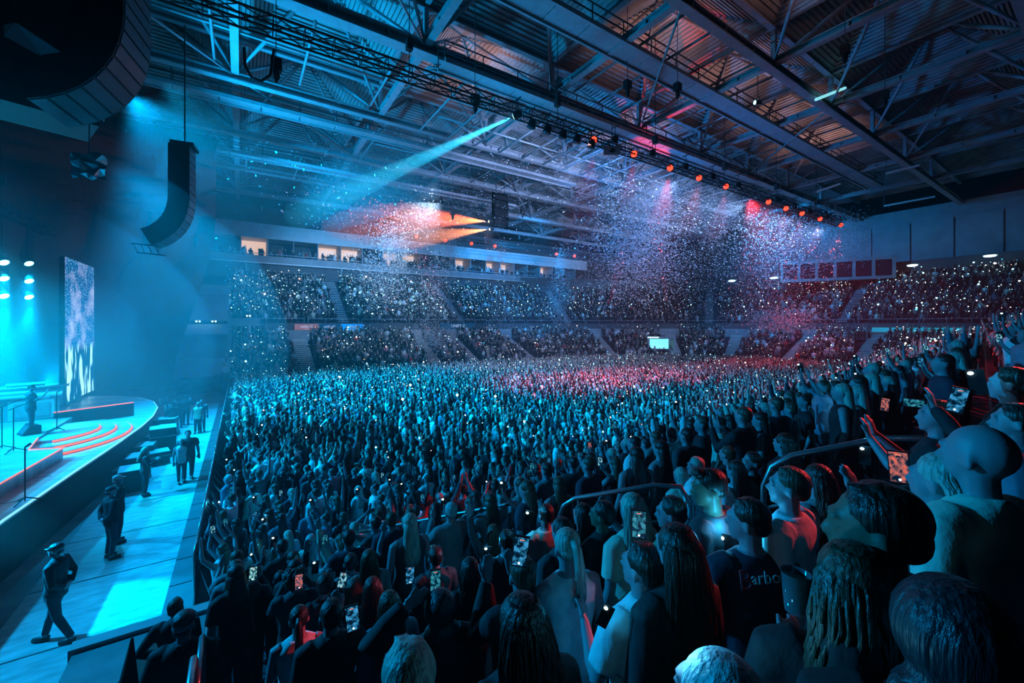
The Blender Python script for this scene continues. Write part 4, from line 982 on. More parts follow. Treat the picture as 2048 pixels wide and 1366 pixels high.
# ------------------------------------------------------------------ security staff, photographers
def place(px, py, spec, rz, h, tc, hc, label, z=.025, wide=1.0):
    p = atZ(px, py, z); TAKEN.append((p.x, p.y, .4)); return person(EXTRA[spec], 'near', (p.x, p.y, z), rad(rz), h, TOPC[tc], HAIRC[hc], label, None, None, wide)
place(112, 1284, 'walk', 175 - 100, 1.80, 'black', 'capdark', 'guard in dark jacket and cap walking across the bright light patch in the pit')
place(222, 1116, 'guard', -60, 1.78, 'black', 'capdark', 'guard in black standing with arms behind the back beside the light patch')
place(236, 1085, 'guard', -70, 1.80, 'charcoal', 'cap', 'person in a white cap right behind the standing guard in black')
place(290, 992, 'fair', -70, 1.66, 'charcoal', 'blonde', 'woman with fair hair standing with folded arms in the pit')
place(362, 966, 'pairb', -160, 1.62, 'white', 'blonde', 'person in pale top walking beside the broad man in the pit', wide=.95)
place(376, 961, 'pairw', 190, 1.86, 'charcoal', 'dark', 'broad man in dark shirt walking away in the pit', wide=1.12)
place(396, 866, 'pairb', 170, 1.66, 'cream', 'blonde', 'woman with light hair walking in the far pit', wide=1.0)
place(403, 864, 'pairw', 180, 1.78, 'grey', 'dark', 'man in grey walking next to the light haired woman in the far pit')
for px, py, tx, o_ in ((345, 868, 'nearest the flight case', 40), (358, 856, 'behind the first one', 20), (372, 850, 'closest to the open aisle', -10), (335, 850, 'closest to the stage curve', 60)):
    place(px, py, 'photog', o_, 1.72, 'charcoal', 'dark', 'photographer in dark clothes in the pit, ' + tx)
for px, pyt, d, sp, tc, hc, tx in ((352, 1196, 4.7, 'guard2', 'black', 'brown', 'steward with swept hair leaning at the low pit wall'), (368, 1222, 4.0, 'guard', 'black', 'capdark', 'steward in black seen from behind on the side platform')):
    p = at(px, pyt, d); person(EXTRA[sp], 'near', (p.x, p.y, 1.1), rad(-15), min(max(p.z - 1.1, 1.5), 1.95), TOPC[tc], HAIRC[hc], tx)

# ------------------------------------------------------------------ loudspeaker hangs
def line_array(name, label, top, n, wy, hz, dep, bend, rz, m='black'):
    t = thing(name, label, 'loudspeaker', top, rz); a_ = rad(0); p = Vector((0, 0, 0)); first = None
    for k in range(n):
        a_ = rad(bend(k)); down = Vector((-math.sin(a_), 0, -math.cos(a_))); back = Vector((-math.cos(a_), 0, math.sin(a_)))
        c = p + down * hz / 2 + back * dep / 2
        rot = Matrix((-back, Vector((0, 1, 0)), -down)).transposed()
        q = MB(); q.box(c, (dep, wy, hz - .012), rot); o = q.obj('speaker_cabinet', M[m], t)
        q = MB(); q.box(c - back * (dep / 2 + .005), (.02, wy * .92, hz - .05), rot); q.obj('grille', M['steel_dark'], o)
        p = p + down * hz
    q = MB(); q.box((-.3, 0, .1), (.9, wy * .9, .14)); q.bar((-.3, 0, .1), (-.3, 0, 6), .05, .05); q.obj('flying_frame', M['black'], t)
    return t
tp = at(276, -60, 9.0)
line_array('line_array', 'huge black curved loudspeaker hang filling the upper left corner', (tp.x, tp.y, tp.z + 1.6), 19, 1.25, .30, .80, lambda k: max(0, (k - 9)) ** 1.25 * 4.6, rad(-12))
tp = at(385, 300, 20.0)
line_array('line_array', 'second smaller loudspeaker hang hidden in blue haze left of the drape edge', (tp.x, tp.y, tp.z), 15, 1.2, .36, .8, lambda k: max(0, (k - 6)) ** 1.25 * 4.6, rad(-8))
tp = at(120, -40, 10.5)
t = thing('subwoofer_hang', 'stack of black bass speaker boxes hanging behind the curved loudspeaker hang', 'loudspeaker', tp)
for k in range(6):
    q = MB(); q.box((-.25, 0, -.3 - k * .62), (1.7, 1.5, .6), Matrix.Rotation(rad(20), 3, 'Z')); q.obj('speaker_cabinet', M['black'], t)
t = thing('hanging_panel', 'slanted pale flat panel caught by light in the upper left corner', 'panel', at(75, 85, 7.5)); q = MB()
a_ = [at(8, 50, 7.5), at(30, 45, 7.6), at(146, 120, 8.2), at(88, 116, 8.0), at(8, 72, 7.5)]
vs = [v - t.location for v in a_]; nb = Vector((.02, .05, .02)); q.add(vs + [v + nb for v in vs], [(0, 1, 2, 3, 4), (9, 8, 7, 6, 5)] + [(i, 5 + i, 5 + (i + 1) % 5, (i + 1) % 5) for i in range(5)])
q.obj('panel_sheet', M['steel'], t)
t = thing('plastic_wrap', 'crumpled clear plastic wrap hanging under the big loudspeaker', 'cover', at(178, 332, 9.5)); q = MB(); vs = []
for j in range(6):
    for i in range(6): vs.append((-.28 + .11 * i + R.uniform(-.04, .04), R.uniform(-.12, .12), .30 - .12 * j + R.uniform(-.05, .05)))
q.add(vs, [(j * 6 + i, j * 6 + i + 1, (j + 1) * 6 + i + 1, (j + 1) * 6 + i) for j in range(5) for i in range(5)]); q.obj('wrap_sheet', bpy.data.materials['foil'], t)
q = MB(); q.bar((0, 0, .3), (.05, 0, 4.5), .02, .02); q.obj('strap', M['black'], t)
t = thing('truss_end', 'small lit aluminium truss end below the second loudspeaker hang', 'truss', at(296, 500, 19)); q = MB()
q.bar((-.6, 0, .25), (.5, 0, .2), .05, .05); q.bar((-.4, 0, -.15), (.6, 0, -.2), .05, .05); q.obj('chord', M['chrome'], t)
for k in range(4):
    q = MB(); q.bar((-.5 + k * .25, 0, .22), (-.35 + k * .25, 0, -.16), .03, .03); q.obj('lacing', M['chrome'], t)

# ------------------------------------------------------------------ lighting trusses with lamps
def truss(name, label, a_, b_, w_=.5, h_=.5, seg=1.0, m='black'):
    a_ = Vector(a_); b_ = Vector(b_); t = thing(name, label, 'truss', a_); d = b_ - a_; L = d.length; u = d.normalized(); z = Vector((0, 0, 1)); s_ = u.cross(z).normalized()
    cs = [s_ * w_ / 2 + z * h_ / 2, s_ * -w_ / 2 + z * h_ / 2, s_ * -w_ / 2 - z * h_ / 2, s_ * w_ / 2 - z * h_ / 2]
    for c in cs:
        q = MB(); q.bar(c, c + d, .07, .07); q.obj('chord', M[m], t)
    n = int(L / seg)
    for k in range(4):
        c0, c1 = cs[k], cs[(k + 1) % 4]; q = MB()
        for i in range(n):
            x0, x1 = u * (i * L / n), u * ((i + 1) * L / n)
            q.bar(c0 + x0, c1 + x1, .035, .035); q.bar(c0 + x0, c1 + x0, .03, .03)
        tag(q.obj('lacing', M[m], t), kind='stuff')
    for i in range(int(L / 9) + 1):
        p0 = u * min(i * 9 + 1, L); q = MB(); q.bar(p0, p0 + Vector((0, 0, 27.3 - a_.z)), .03, .03); q.obj('hoist_chain', M['black'], t)
        q = MB(); q.box(p0 + Vector((0, 0, 1.4)), (.28, .28, .55)); q.obj('hoist_motor', M['black'], t)
    return t
def lamp(label, loc, to, glass='lamp_red', r=.17, group=None, on=True, name='stage_lamp', up=.5, zc=None, ax='y'):
    t = thing(name, label, 'lamp', loc, 0, group); d = (Vector(to) - Vector(loc)).normalized(); fr = frame(d)
    q = MB(); q.tube([d * -.42, d * -.36, d * -.05, d * 0], [r * .6, r * .85, r * .95, r * 1.05], 12); q.obj('lamp_body', M['black'], t, True)
    q = MB(); q.ell(d * .01, (r * .9, r * .9, .05), 12, 6, fr); q.obj('lens', M[glass] if on else M['steel_dark'], t, True)
    sx = fr @ Vector((1, 0, 0)); q = MB(); q.tube([sx * r * 1.15 - d * .2, sx * r * 1.15 - d * .2 + Vector((0, 0, .34)), sx * -r * 1.15 - d * .2 + Vector((0, 0, .34)), sx * -r * 1.15 - d * .2], .02, 5); q.obj('yoke', M['black'], t)
    b0 = -d * .2 + Vector((0, 0, .33)); b1 = b0 + Vector((0, 0, up))
    if zc is not None: b1 = Vector((b0.x, b0.y, zc - t.location.z))
    q = MB(); q.bar(b0, b1, .035, .035); q.bar(b1 + Vector((-.3 if ax == 'x' else 0, -.3 if ax == 'y' else 0, 0)), b1 + Vector((.3 if ax == 'x' else 0, .3 if ax == 'y' else 0, 0)), .05, .05); q.obj('clamp_bar', M['black'], t)
    return t
ZT = BEAM0.z + .55
truss('lighting_truss', 'long black lighting truss carrying the row of red lamps across the hall', (-3.4, 18.7, ZT - .2), (58, 18.7, ZT - .2), .55, .55, 1.1)
truss('lighting_truss', 'far black lighting truss with a few orange lamps above the far crowd', (16, 51, 17.6), (50, 51, 17.6), .45, .45, 1.2)
truss('lighting_truss', 'black truss along the stage front left of the video screen', (-9.6, 20, 11.4), (-9.6, 36, 11.4), .45, .45, 1.1)
bl = lamp('moving head lamp sending the bright cyan beam', BEAM0, (-8, 60, 10.6), 'lamp_beam', .2)
for i, (x, y) in enumerate(RED_PX):
    p = atY(x, y, 18.5); od = ['first', 'second', 'third', 'fourth', 'fifth', 'sixth', 'seventh', 'eighth', 'ninth', 'tenth'][i]
    lamp('glowing red lamp, %s from the left under the long truss' % od, p, p + Vector((-.5, -.55, -.42)), 'lamp_red', .24 if i < 5 else .26, zc=ZT - .2 - .275)
    if i < 9:
        q_ = p + Vector((2.0, .1, .35)); lamp('unlit black lamp on the long truss, just right of the %s red lamp' % od, q_, q_ + Vector((0, .3, -1)), 'lamp_red', .22, 'unlit lamps under the long truss', False)
for i, x in enumerate((13.6, 14.7, 15.9, 17.0, 18.2)):
    od = ORD[i]
    p = Vector((x, 18.6, ZT - .9)); lamp(od + ' unlit black lamp right of the cyan beam, counted from it', p, p + Vector((R.uniform(-.3, .3), .2, -1)), 'lamp_red', .26, 'unlit lamps beside the cyan beam', False)
for i, (x, y) in enumerate([(833, 473), (891, 481), (943, 487), (990, 492), (1113, 508), (1149, 512)]):
    p = atY(x, y, 50.8); lamp('small orange lamp on the far truss, %s from the left' % ['first', 'second', 'third', 'fourth', 'fifth', 'sixth'][i], p, p + Vector((-.55, -.8, -.2)), 'lamp_red', .27, zc=17.6 - .225)
for i, p in enumerate(STAGE_LAMPS):
    lamp('cyan stage lamp, %s of the %s column of three' % (['top', 'middle', 'bottom'][i % 3], 'right' if i < 3 else 'left'), p, p + Vector((.55, -.5, -.8)), 'lamp_cyan', .2, zc=11.4 - .225, ax='x')
# hanging lamp frame with the orange beams
lf = thing('lamp_frame', 'black hanging lamp frame that throws the two orange beams', 'lamp frame', atY(1000, 425, 36.1))
for s_ in (-1, 1):
    for zz in (-1.5, 1.9):
        q = MB(); q.bar((s_ * .9, 0, -1.5), (s_ * .9, 0, 1.9), .12, .12); q.bar((-.9, 0, zz), (.9, 0, zz), .12, .12); q.obj('frame_tube', M['black'], lf)
q = MB(); q.box((0, .1, .2), (1.5, .35, 3.0)); q.obj('back_panel', M['black'], lf)
for k in range(4):
    q = MB(); q.box((0, -.15, -1.1 + k * .85), (1.6, .5, .5)); q.obj('lamp_bank', M['black'], lf)
q = MB(); q.bar((-.5, 0, 1.9), (-.5, 0, 5.6), .04, .04); q.bar((.5, 0, 1.9), (.5, 0, 5.6), .04, .04); q.obj('hanging_wire', M['black'], lf)
lamp('upper orange lamp on the hanging lamp frame', OR0, atY(600, 430, 44), 'lamp_orange', .13); lamp('lower orange lamp on the hanging lamp frame', OR1, atY(640, 520, 44), 'lamp_orange', .13)
# spare hanging devices and roof fittings
for px, py, Y, tx in ((552, 130, 20, 'above the cable loop'), (950, 200, 19.5, 'left of the cyan beam'), (1355, 175, 19, 'over the red lamps'), (1690, 100, 13, 'dark, under the right roof'), (1770, 190, 14, 'right of the right roof girder'), (905, 425, 36, 'left of the hanging lamp frame'), (1045, 422, 36, 'right of the hanging lamp frame'), (1255, 170, 17, 'pinned to the wide catwalk')):
    p = atY(px, py, Y)
    if p.z > 20.5: p = atZ(px, py, 20.5)
    t = thing('hoist', 'black chain hoist ' + tx, 'hoist', p)
    q = MB(); q.box((0, 0, 0), (.42, .34, .5)); q.obj('motor_body', M['black'], t); q = MB(); q.tube([(.0, 0, -.25), (.03, 0, -.5), (0, 0, -.75)], [.12, .13, .03], 8); q.obj('chain_bag', M['cloth'], t)
    q = MB(); q.bar((0, 0, .25), (0, 0, max(.5, 27.3 - p.z)), .03, .03); q.obj('chain', M['steel_dark'], t)
t = thing('cable_loop', 'thick black cable loop hanging from the truss at the upper left', 'cable', (0, 0, 0)); q = MB()
q.tube([atY(488, 95, 19), atY(490, 130, 19), atY(503, 155, 19), atY(523, 162, 19), atY(541, 150, 19), atY(548, 100, 19)], .055, 7); q.obj('cable', M['black'], t, True)
t = thing('roof_fan', 'round metal roof vent disc between the girders', 'vent', atY(868, 147, 23.6)); q = MB()
for r_, z_ in ((.62, 0), (.45, -.1), (.25, -.2)): q.tube([(0, 0, z_), (0, 0, z_ + .08)], r_, 18)
q.bar((0, 0, .05), (0, 0, 2.5), .06, .06); q.obj('disc', M['steel'], t)
for px, py, Y, tx, glow in ((1510, 205, 17.5, 'cyan lit flood lamp under the right roof girders', 'lamp_cyan'),):
    p = atZ(px, py, 21.0); lamp(tx, p, p + Vector((-1, .6, -.1)), glow, .15, up=3)
for px0, py0, px1, py1, Y, tx in ((1632, 199, 1690, 176, 11.9, 'bright cyan lit tube lamp housing on the right girder'),):
    a_ = atY(px0, py0, Y); b_ = atY(px1, py1, Y); t = thing('tube_lamp', tx, 'lamp', a_); q = MB(); q.tube([(0, 0, 0), b_ - a_], .10, 8); q.obj('tube', M['led_edge'], t)
for i, (px, py, Y) in enumerate(((1224, 301, 18.0),)):
    p = atY(px, py, Y); t = thing('hall_sign', 'small rectangular sign with a dark emblem hanging by the first red lamp', 'sign', p, rad(-35)); q = MB(); q.box((0, 0, 0), (1.05, .05, .55)); q.obj('sign_board', mat('sign_board', (.85, .3, .3), .6), t)
    q = MB(); q.add([(-.2, -.04, -.1), (.05, -.04, -.16), (.2, -.04, .02), (.02, -.04, .16), (-.1, -.04, .05)], [(0, 1, 2, 3, 4)]); q.obj('emblem', M['black'], t)
    q = MB(); q.bar((0, 0, .27), (0, 0, 2.0), .03, .03); q.obj('hanger', M['black'], t)
# light duct strips at the far right of the roof
for px0, py0, px1, py1, Y, tx in ((1768, 412, 1870, 393, 22.7, 'upper'), (1632, 384, 1682, 367, 32, 'middle'), (1772, 347, 1840, 330, 18, 'red tinted')):
    a_ = atZ(px0, py0, 21.0); b_ = atZ(px1, py1, 21.0); t = thing('tube_lamp', 'long unlit %s tube light fitting far right under the roof' % tx, 'lamp', a_); q = MB(); q.tube([(0, 0, 0), b_ - a_], .12, 8); q.obj('tube', M['white'], t)
    q = MB(); q.bar((0, 0, .1), (0, 0, 5), .04, .04); q.obj('hanger', M['steel_dark'], t)

# ------------------------------------------------------------------ boards with lettering on the upper stand front
def text_obj(body, size, m, parent, loc, rot, ex=.01, align='CENTER'):
    cu = bpy.data.curves.new('lettering', 'FONT'); cu.body = body; cu.size = size; cu.extrude = ex; cu.align_x = align; cu.align_y = 'CENTER'; cu.resolution_u = 2
    o = bpy.data.objects.new('lettering', cu); COL.objects.link(o); bpy.context.view_layer.update()
    me = bpy.data.meshes.new_from_object(o.evaluated_get(bpy.context.evaluated_depsgraph_get())); bpy.data.objects.remove(o)
    me.materials.clear(); me.materials.append(m); o = link('lettering', me, parent, loc); o.rotation_euler = rot; return o
lit_red = mat('pale_red_banner', (.55, .22, .2), .6, emit=(.6, .2, .18), es=.25); lit_blue = mat('blue_banner', (.0, .25, .75), .6, emit=(0, .35, .9), es=.55); lit_navy = mat('navy_banner', (.02, .08, .16), .6, emit=(0, .08, .16), es=.3)
letter = mat('pale_lettering', (.8, .8, .85), .6, emit=(.55, .65, .8), es=.5)
def banner(px0, px1, py0, py1, m, words, label, sub=None):
    Y = 52.15; a_ = atY(px0, py0, Y); b_ = atY(px1, py1, Y); c = (a_ + b_) / 2; t = thing('banner', label, 'banner', c)
    q = MB(); q.box((0, 0, 0), (b_.x - a_.x, .06, a_.z - b_.z)); q.obj('board', m, t)
    if words: text_obj(words, (a_.z - b_.z) * .62, letter, t, (0, -.06, .05), (rad(90), 0, 0))
    if sub: text_obj(sub, (a_.z - b_.z) * .25, letter, t, (0, -.06, -(a_.z - b_.z) * .33), (rad(90), 0, 0))
banner(589, 637, 648, 660, lit_red, 'utilitaO', 'dull red advertising banner on the upper stand front', 'arena')
banner(638, 681, 648, 660, lit_navy, 'utilitaO', 'dark advertising banner between the red and blue ones', 'arena')
banner(682, 726, 648, 660, lit_blue, 'utilitaO', 'bright blue advertising banner on the upper stand front', 'arena')
banner(880, 950, 646, 659, lit_navy, 'UNIFY Z', 'dark banner reading UNIFY on the upper stand front')
t = thing('banner', 'bright cyan board on the upper stand front near the right edge', 'banner', atX(1828, 660, 65.3)); q = MB(); q.box((0, 0, 0), (.06, 7.6, .55)); q.obj('board', mat('cyan_board', (0, .4, .5), .6, emit=(0, .45, .6), es=.5), t)
t = thing('scoreboard', 'dim dark board with blocky letters at the right end of the upper stand', 'sign', atX(2026, 634, 65.0)); q = MB(); q.box((0, 0, 0), (.06, 3.2, .9)); q.obj('board', M['walldark'], t)
text_obj('NLK', .75, mat('dim_lettering', (.2, .35, .45), .6, emit=(.05, .2, .3), es=.4), t, (-.06, 0, 0), (rad(90), 0, rad(-90)))

# ================================================================== phones
def phone_mat(seed, hue):
    m = bpy.data.materials.new('phone_picture'); m.use_nodes = True; nt_ = m.node_tree; b = nt_.nodes['Principled BSDF']; b.inputs['Base Color'].default_value = (.01, .01, .01, 1); b.inputs['Roughness'].default_value = .2
    tc = nt_.nodes.new('ShaderNodeTexCoord'); mp = nt_.nodes.new('ShaderNodeMapping'); mp.inputs['Location'].default_value = (seed, seed * .7, 0); mp.inputs['Scale'].default_value = (1, 1, 1.6)
    nz = nt_.nodes.new('ShaderNodeTexNoise'); nz.inputs['Scale'].default_value = 3.2; nz.inputs['Detail'].default_value = 3; nt_.links.new(tc.outputs['Generated'], mp.inputs[0]); nt_.links.new(mp.outputs[0], nz.inputs[0])
    r = nt_.nodes.new('ShaderNodeValToRGB'); e = r.color_ramp.elements; e[0].position = .42; e[0].color = (0, .01, .03, 1); e[1].position = .70; e[1].color = (*hue, 1)
    x = e.new(.54); x.color = (hue[0] * .3, hue[1] * .4 + .05, hue[2] * .4 + .08, 1); nt_.links.new(nz.outputs[0], r.inputs[0]); nt_.links.new(r.outputs[0], b.inputs['Emission Color']); b.inputs['Emission Strength'].default_value = 1.0
    m.cycles.emission_sampling = 'NONE'; return m
PM = {'red': phone_mat(1.2, (1, .15, .08)), 'blue': phone_mat(3.1, (.08, .42, .85)), 'white': phone_mat(5.2, (.35, .75, .9)), 'dim': phone_mat(7.7, (.05, .3, .4)), 'bright': phone_mat(2.4, (.5, 1, 1))}
ph_glow = mat('torch_light', (.9, .9, .9), .3, emit=(.55, .95, 1), es=22)
ph_white = mat('phone_ui_white', (.9, .9, .9), .3, emit=(.8, .95, 1), es=1.6)
pb = MB(); pb.box((0, 0, 0), (.076, .010, .155)); PB = pb.mesh('phone_body', M['black'])
def phone(loc, facing_cam, kind, label, group=None, roll=0, sc=1.0, tilt=0, detail=True, land=False):
    yaw_ = math.atan2(loc[0], loc[1]); t = thing('smartphone', label, 'phone', loc, 0, group)
    t.rotation_euler = Euler((rad(tilt), rad(90 if land else roll), -yaw_ + rad(facing_cam)), 'XYZ'); t.scale = (sc, sc, sc)
    link('phone_case', PB, t)
    if kind != 'torch':
        q = MB(); q.add([(-.034, -.0062, -.07), (.034, -.0062, -.07), (.034, -.0062, .07), (-.034, -.0062, .07)], [(0, 1, 2, 3)]); s_ = q.obj('display', PM[kind], t)
        if detail:
            q = MB(); q.tube([(0, -.0066, -.058), (0, -.0069, -.058)], .006, 12); q.obj('shutter_button', ph_white, s_)
            q = MB(); q.box((0, -.0068, .058), (.022, .0004, .004)); q.obj('status_bar', mat('red_record_tag', (.5, .1, .05), .4, emit=(1, .2, .1), es=1.4) if 'red_record_tag' not in bpy.data.materials else bpy.data.materials['red_record_tag'], s_)
    else:
        q = MB(); q.ell((-.018, -.008, .055), (.013, .006, .010), 8, 6); q.obj('torch', ph_glow, t)
    return t
# screens close to the camera: px, py, depth, kind, size factor, label
SCREENS = [(1041, 1102, 2.05, 'blue', 1.0, 'phone held up before the tied up hair, showing a small stage picture', 8, True, False),
 (1278, 1048, 2.3, 'dim', 1.05, 'phone with a dark screen hanging in front of the bright blonde hair', 0, True, False),
 (1798, 934, 1.95, 'red', 1.0, 'phone with a red lit concert picture held up beside the blonde bob', -4, True, False),
 (1411, 1077, 2.9, 'bright', 1.0, 'phone with an over-bright screen left of the torch glow by the lettered shirt man', 6, True, False),
 (705, 1236, 2.5, 'blue', 1.05, 'phone with blue concert picture right of the black haired man in the lower left rows', -6, True, False),
 (1915, 800, 2.55, 'blue', 1.05, 'phone raised with both hands above the upper guard rail', 12, True, False),
 (820, 1150, 3.9, 'blue', 1.1, 'phone filled with starry dots in front of the charcoal jacket man', 0, True, False),
 (871, 1160, 2.9, 'dim', 1.0, 'dark square phone screen right of the starry phone', 0, True, False),
 (506, 1147, 4.6, 'bright', 1.05, 'over-bright phone lifted next to the stair railing', 4, True, False),
 (598, 1163, 3.9, 'red', .95, 'colourful phone beside bushy dark hair', 0, True, False),
 (796, 1110, 5.0, 'blue', 1.1, 'phone held high with bare arms, blue glowing picture', 6, True, False),
 (685, 1160, 3.6, 'white', .9, 'small phone held at the side of a round dark head', 14, True, False),
 (1069, 1009, 5.4, 'white', 1.2, 'bright phone left of the red lit neck under the rail', 4, False, False),
 (1770, 809, 5.6, 'red', 1.2, 'phone with a bright red picture above the upper guard rail', 6, False, False),
 (1610, 873, 7.4, 'red', 1.3, 'small phone glowing orange red near the upper rail end', 10, False, False),
 (1613, 843, 8.0, 'white', 1.3, 'phone held sideways left of the cyan torch burst', 0, False, True),
 (1329, 940, 6.6, 'bright', 1.2, 'white phone at the far side of the rail loop', 8, False, False),
 (866, 1100, 5.2, 'dim', 1.0, 'phone with a faint picture beside the raised bare arms', -8, False, False),
 (957, 1044, 5.7, 'white', 1.0, 'phone with white lit picture over a dark haired head', 0, False, False),
 (808, 1058, 7.4, 'bright', 1.2, 'phone glowing cyan by the white shirt', 8, False, False),
 (1828, 806, 5.0, 'dim', 1.3, 'phone with dark crowd picture left of the raised phone', 0, False, True)]
for px, py, d, k, sc, lab, rl_, det, land in SCREENS:
    phone(at(px, py, d), 0, k, lab, None, rl_, sc, 0, det, land)
# torches near the camera, each with its own small lamp
TORCH = [(1452, 1096, 2.3, .9, 'phone torch with twin glowing spots lighting the lettered shirt man'), (974, 1108, 4.2, 1.2, 'bright square phone torch held up left of the lower guard rail'),
 (1730, 911, 3.4, .9, 'phone torch shining between the two upper rail bars'), (1954, 764, 2.5, .3, 'phone torch held out at the end of the stretched arm'), (1055, 1037, 4.0, .5, 'phone torch glowing behind pale hanging cloth near the rail'),
 (1210, 1232, 1.65, .15, 'phone torch low beside the pale polo shirt'), (1706, 835, 7.0, 1.6, 'wide cyan torch burst among the stand rows'), (1765, 791, 11, 2.0, 'strong white torch light at the top of the near stand crowd'),
 (509, 1113, 7.6, 1.2, 'torch held above the bright phone near the stair railing'), (438, 1011, 12, 2.0, 'torch shining beside the crowd barrier'), (531, 1043, 9, 1.2, 'torch in front of the hooded fan left'), (528, 1022, 10, 1.0, 'torch just above another one left of the middle'),
 (631, 1134, 5.6, .6, 'small torch left of two dark heads'), (834, 1208, 2.9, .1, 'small torch low by the denim jacket woman'), (798, 987, 12, 1.5, 'torch held high above the red lit man'), (1331, 779, 26, 3, 'very bright torch far back in the floor crowd'),
 (1337, 793, 25, 3, 'second very bright torch just below another in the far floor crowd'), (1470, 790, 24, 3, 'bright torch right of the twin far torches')]
for px, py, d, e_, lab in TORCH:
    p = at(px, py, d); t = phone(p, 0, 'torch', lab, None, R.uniform(-25, 25), (1.0 if d > 2 else .6) + max(0, (d - 4)) * .09)
    v = (Vector((0, 0, CZ)) - p).normalized(); 
    if d < 13: point(p + v * .01 + Vector((0, 0, .14)), e_ * 3.4, (.02, .52, 1.0), .02)
point(at(1350, 1270, 1.05), 1.3, (.1, .62, 1.0), .03)   # added unseen lamp that brightens the pale hood
# cup held at the lower right
cp = at(1592, 1182, 1.25); t = thing('plastic_cup', 'clear plastic cup with a dark drink held by the rim-lit woman', 'cup', cp, 0)
clear = mat('clear_plastic', (.6, .75, .8), .08, spec=.8); clear.node_tree.nodes['Principled BSDF'].inputs['Transmission Weight'].default_value = .85
q = MB(); n = 18; prof = [(.030, -.06), (.040, .055), (.042, .058), (.039, .055), (.028, -.055)]
vs = [(r_ * math.cos(2 * math.pi * k / n), r_ * math.sin(2 * math.pi * k / n), z_) for r_, z_ in prof for k in range(n)]
q.add(vs, [(i * n + j, i * n + (j + 1) % n, (i + 1) * n + (j + 1) % n, (i + 1) * n + j) for i in range(4) for j in range(n)] + [tuple(range(n))]); q.obj('cup_wall', clear, t, True)
q = MB(); q.tube([(0, 0, -.052), (0, 0, .01)], [.0275, .034], 16); q.obj('drink', mat('dark_drink', (.05, .02, .02), .1), t, True)
# lettering on the back of the dark shirt
bt, bsp = NEARP[6]; s_ = bt.scale[0]
tx = text_obj('arbour', .085, mat('shirt_lettering', (.7, .7, .7), .7), bt, (.02, -.140, 1.405), (rad(78), 0, 0), .002)
tx2 = text_obj('B', .135, mat('shirt_lettering_red', (.9, .05, .08), .7), bt, (-.128, -.143, 1.400), (rad(78), 0, 0), .003)
tx['label'] = 'white lettering across the shoulders'; tx2['label'] = 'large red initial letter'

# ================================================================== the crowd
def inside_floor(x, y):
    if y < 13: return False
    if y <= 26 or x <= 33: return x < 56.2 and y < 42.6
    return ((x - 33) / 23.2) ** 2 + ((y - 26) / 16.6) ** 2 < 1
SLOTS = []                                 # x, y, z, facing, area
y = -1.0
for k in range(-3, NROW - 1):               # rows of the near stand
    x = -.05 if k >= 0 else 4.2
    while x < 56:
        yy = -.1 + RUN * k + .42 + KS * x + R.uniform(-.08, .08)
        SLOTS.append((x, yy, TOPZ - RISE * k, 'stand')); x += R.uniform(.50, .66)
x = -.25
while x < 57:
    y = .1336 * x + 9.4
    while y < 43:
        xx, yy = x + R.uniform(-.2, .2), y + R.uniform(-.2, .2)
        if xx > -.35 and inside_floor(xx, yy) or (yy < 13 and xx < 50 and xx > -.35): SLOTS.append((xx, yy, 0.0, 'floor'))
        y += R.uniform(.50, .66)
    x += .58
vis = []
for x, y, z, a_ in SLOTS:
    pr = proj((x, y, z + 1.5))
    if pr is None or pr[2] < 2.0: continue
    if not (-20 < pr[0] < 2075 and pr[1] < 1450): continue
    if any((x - tx_) ** 2 + (y - ty_) ** 2 < r_ * r_ for tx_, ty_, r_ in TAKEN): continue
    if a_ == 'stand' and pr[2] < (5.0 if pr[0] > 840 else 4.2): continue
    # keep heads that the photograph leaves free of people in front of the close figures
    vis.append((pr[2], x, y, z, a_))
vis.sort()
NMAX = 300 - len(PEOPLE)
print('people placed by hand', len(PEOPLE), 'slots', len(vis))
names_top = {'black': 'black', 'charcoal': 'charcoal', 'navy': 'navy', 'grey': 'grey', 'denim': 'denim', 'white': 'white', 'cream': 'cream', 'pink': 'pink', 'red': 'red'}
TC = ['black'] * 7 + ['charcoal'] * 5 + ['navy'] * 3 + ['grey'] * 3 + ['denim'] * 2 + ['white'] * 5 + ['cream'] * 2 + ['pink', 'red']
ARMW = {'down/down': 'arms down', 'hold/hold': 'hands raised', 'up/down': 'left arm up', 'down/up': 'right arm up', 'vee/vee': 'arms spread', 'up/up': 'arms up', 'down/hold': 'hand raised', 'high/high': 'hands overhead'}
HWRD = {'short': 'short hair', 'long': 'long hair', 'wavy': 'wavy hair'}
MARKS = [(430, 1010, 'the crowd barrier'), (450, 1200, 'the stair handrail'), (512, 1130, 'the over-bright phone'), (683, 1060, 'the patterned shirt man'), (820, 1030, 'the red lit man'), (920, 1035, 'the fair bob'), (880, 1010, 'the lower guard rail'),
 (1091, 1008, 'the red lit neck'), (1250, 978, 'the middle guard rail'), (1391, 914, 'the brightly lit profile'), (1566, 866, 'the upper rail end'), (1700, 885, 'the upper guard rail'), (1706, 835, 'the cyan torch burst'), (1590, 790, 'the thin red rail'),
 (1765, 791, 'the strong white torch'), (1874, 800, 'the raised blue phone'), (1955, 764, 'the stretched out arm'), (2000, 700, 'the right picture edge'), (560, 930, 'the open aisle end'), (798, 987, 'the high held torch'), (1100, 930, 'the open floor gap'), (650, 1148, 'the small side phone'), (974, 1108, 'the square torch')]
def landmark(pj):
    b_ = min(MARKS, key=lambda m_: (m_[0] - pj[0]) ** 2 + (m_[1] - pj[1]) ** 2); dx, dy = pj[0] - b_[0], pj[1] - b_[1]
    return b_[2], ('right of' if dx > 0 else 'left of') if abs(dx) > abs(dy) else ('before' if dy > 0 else 'behind')
USED = {}
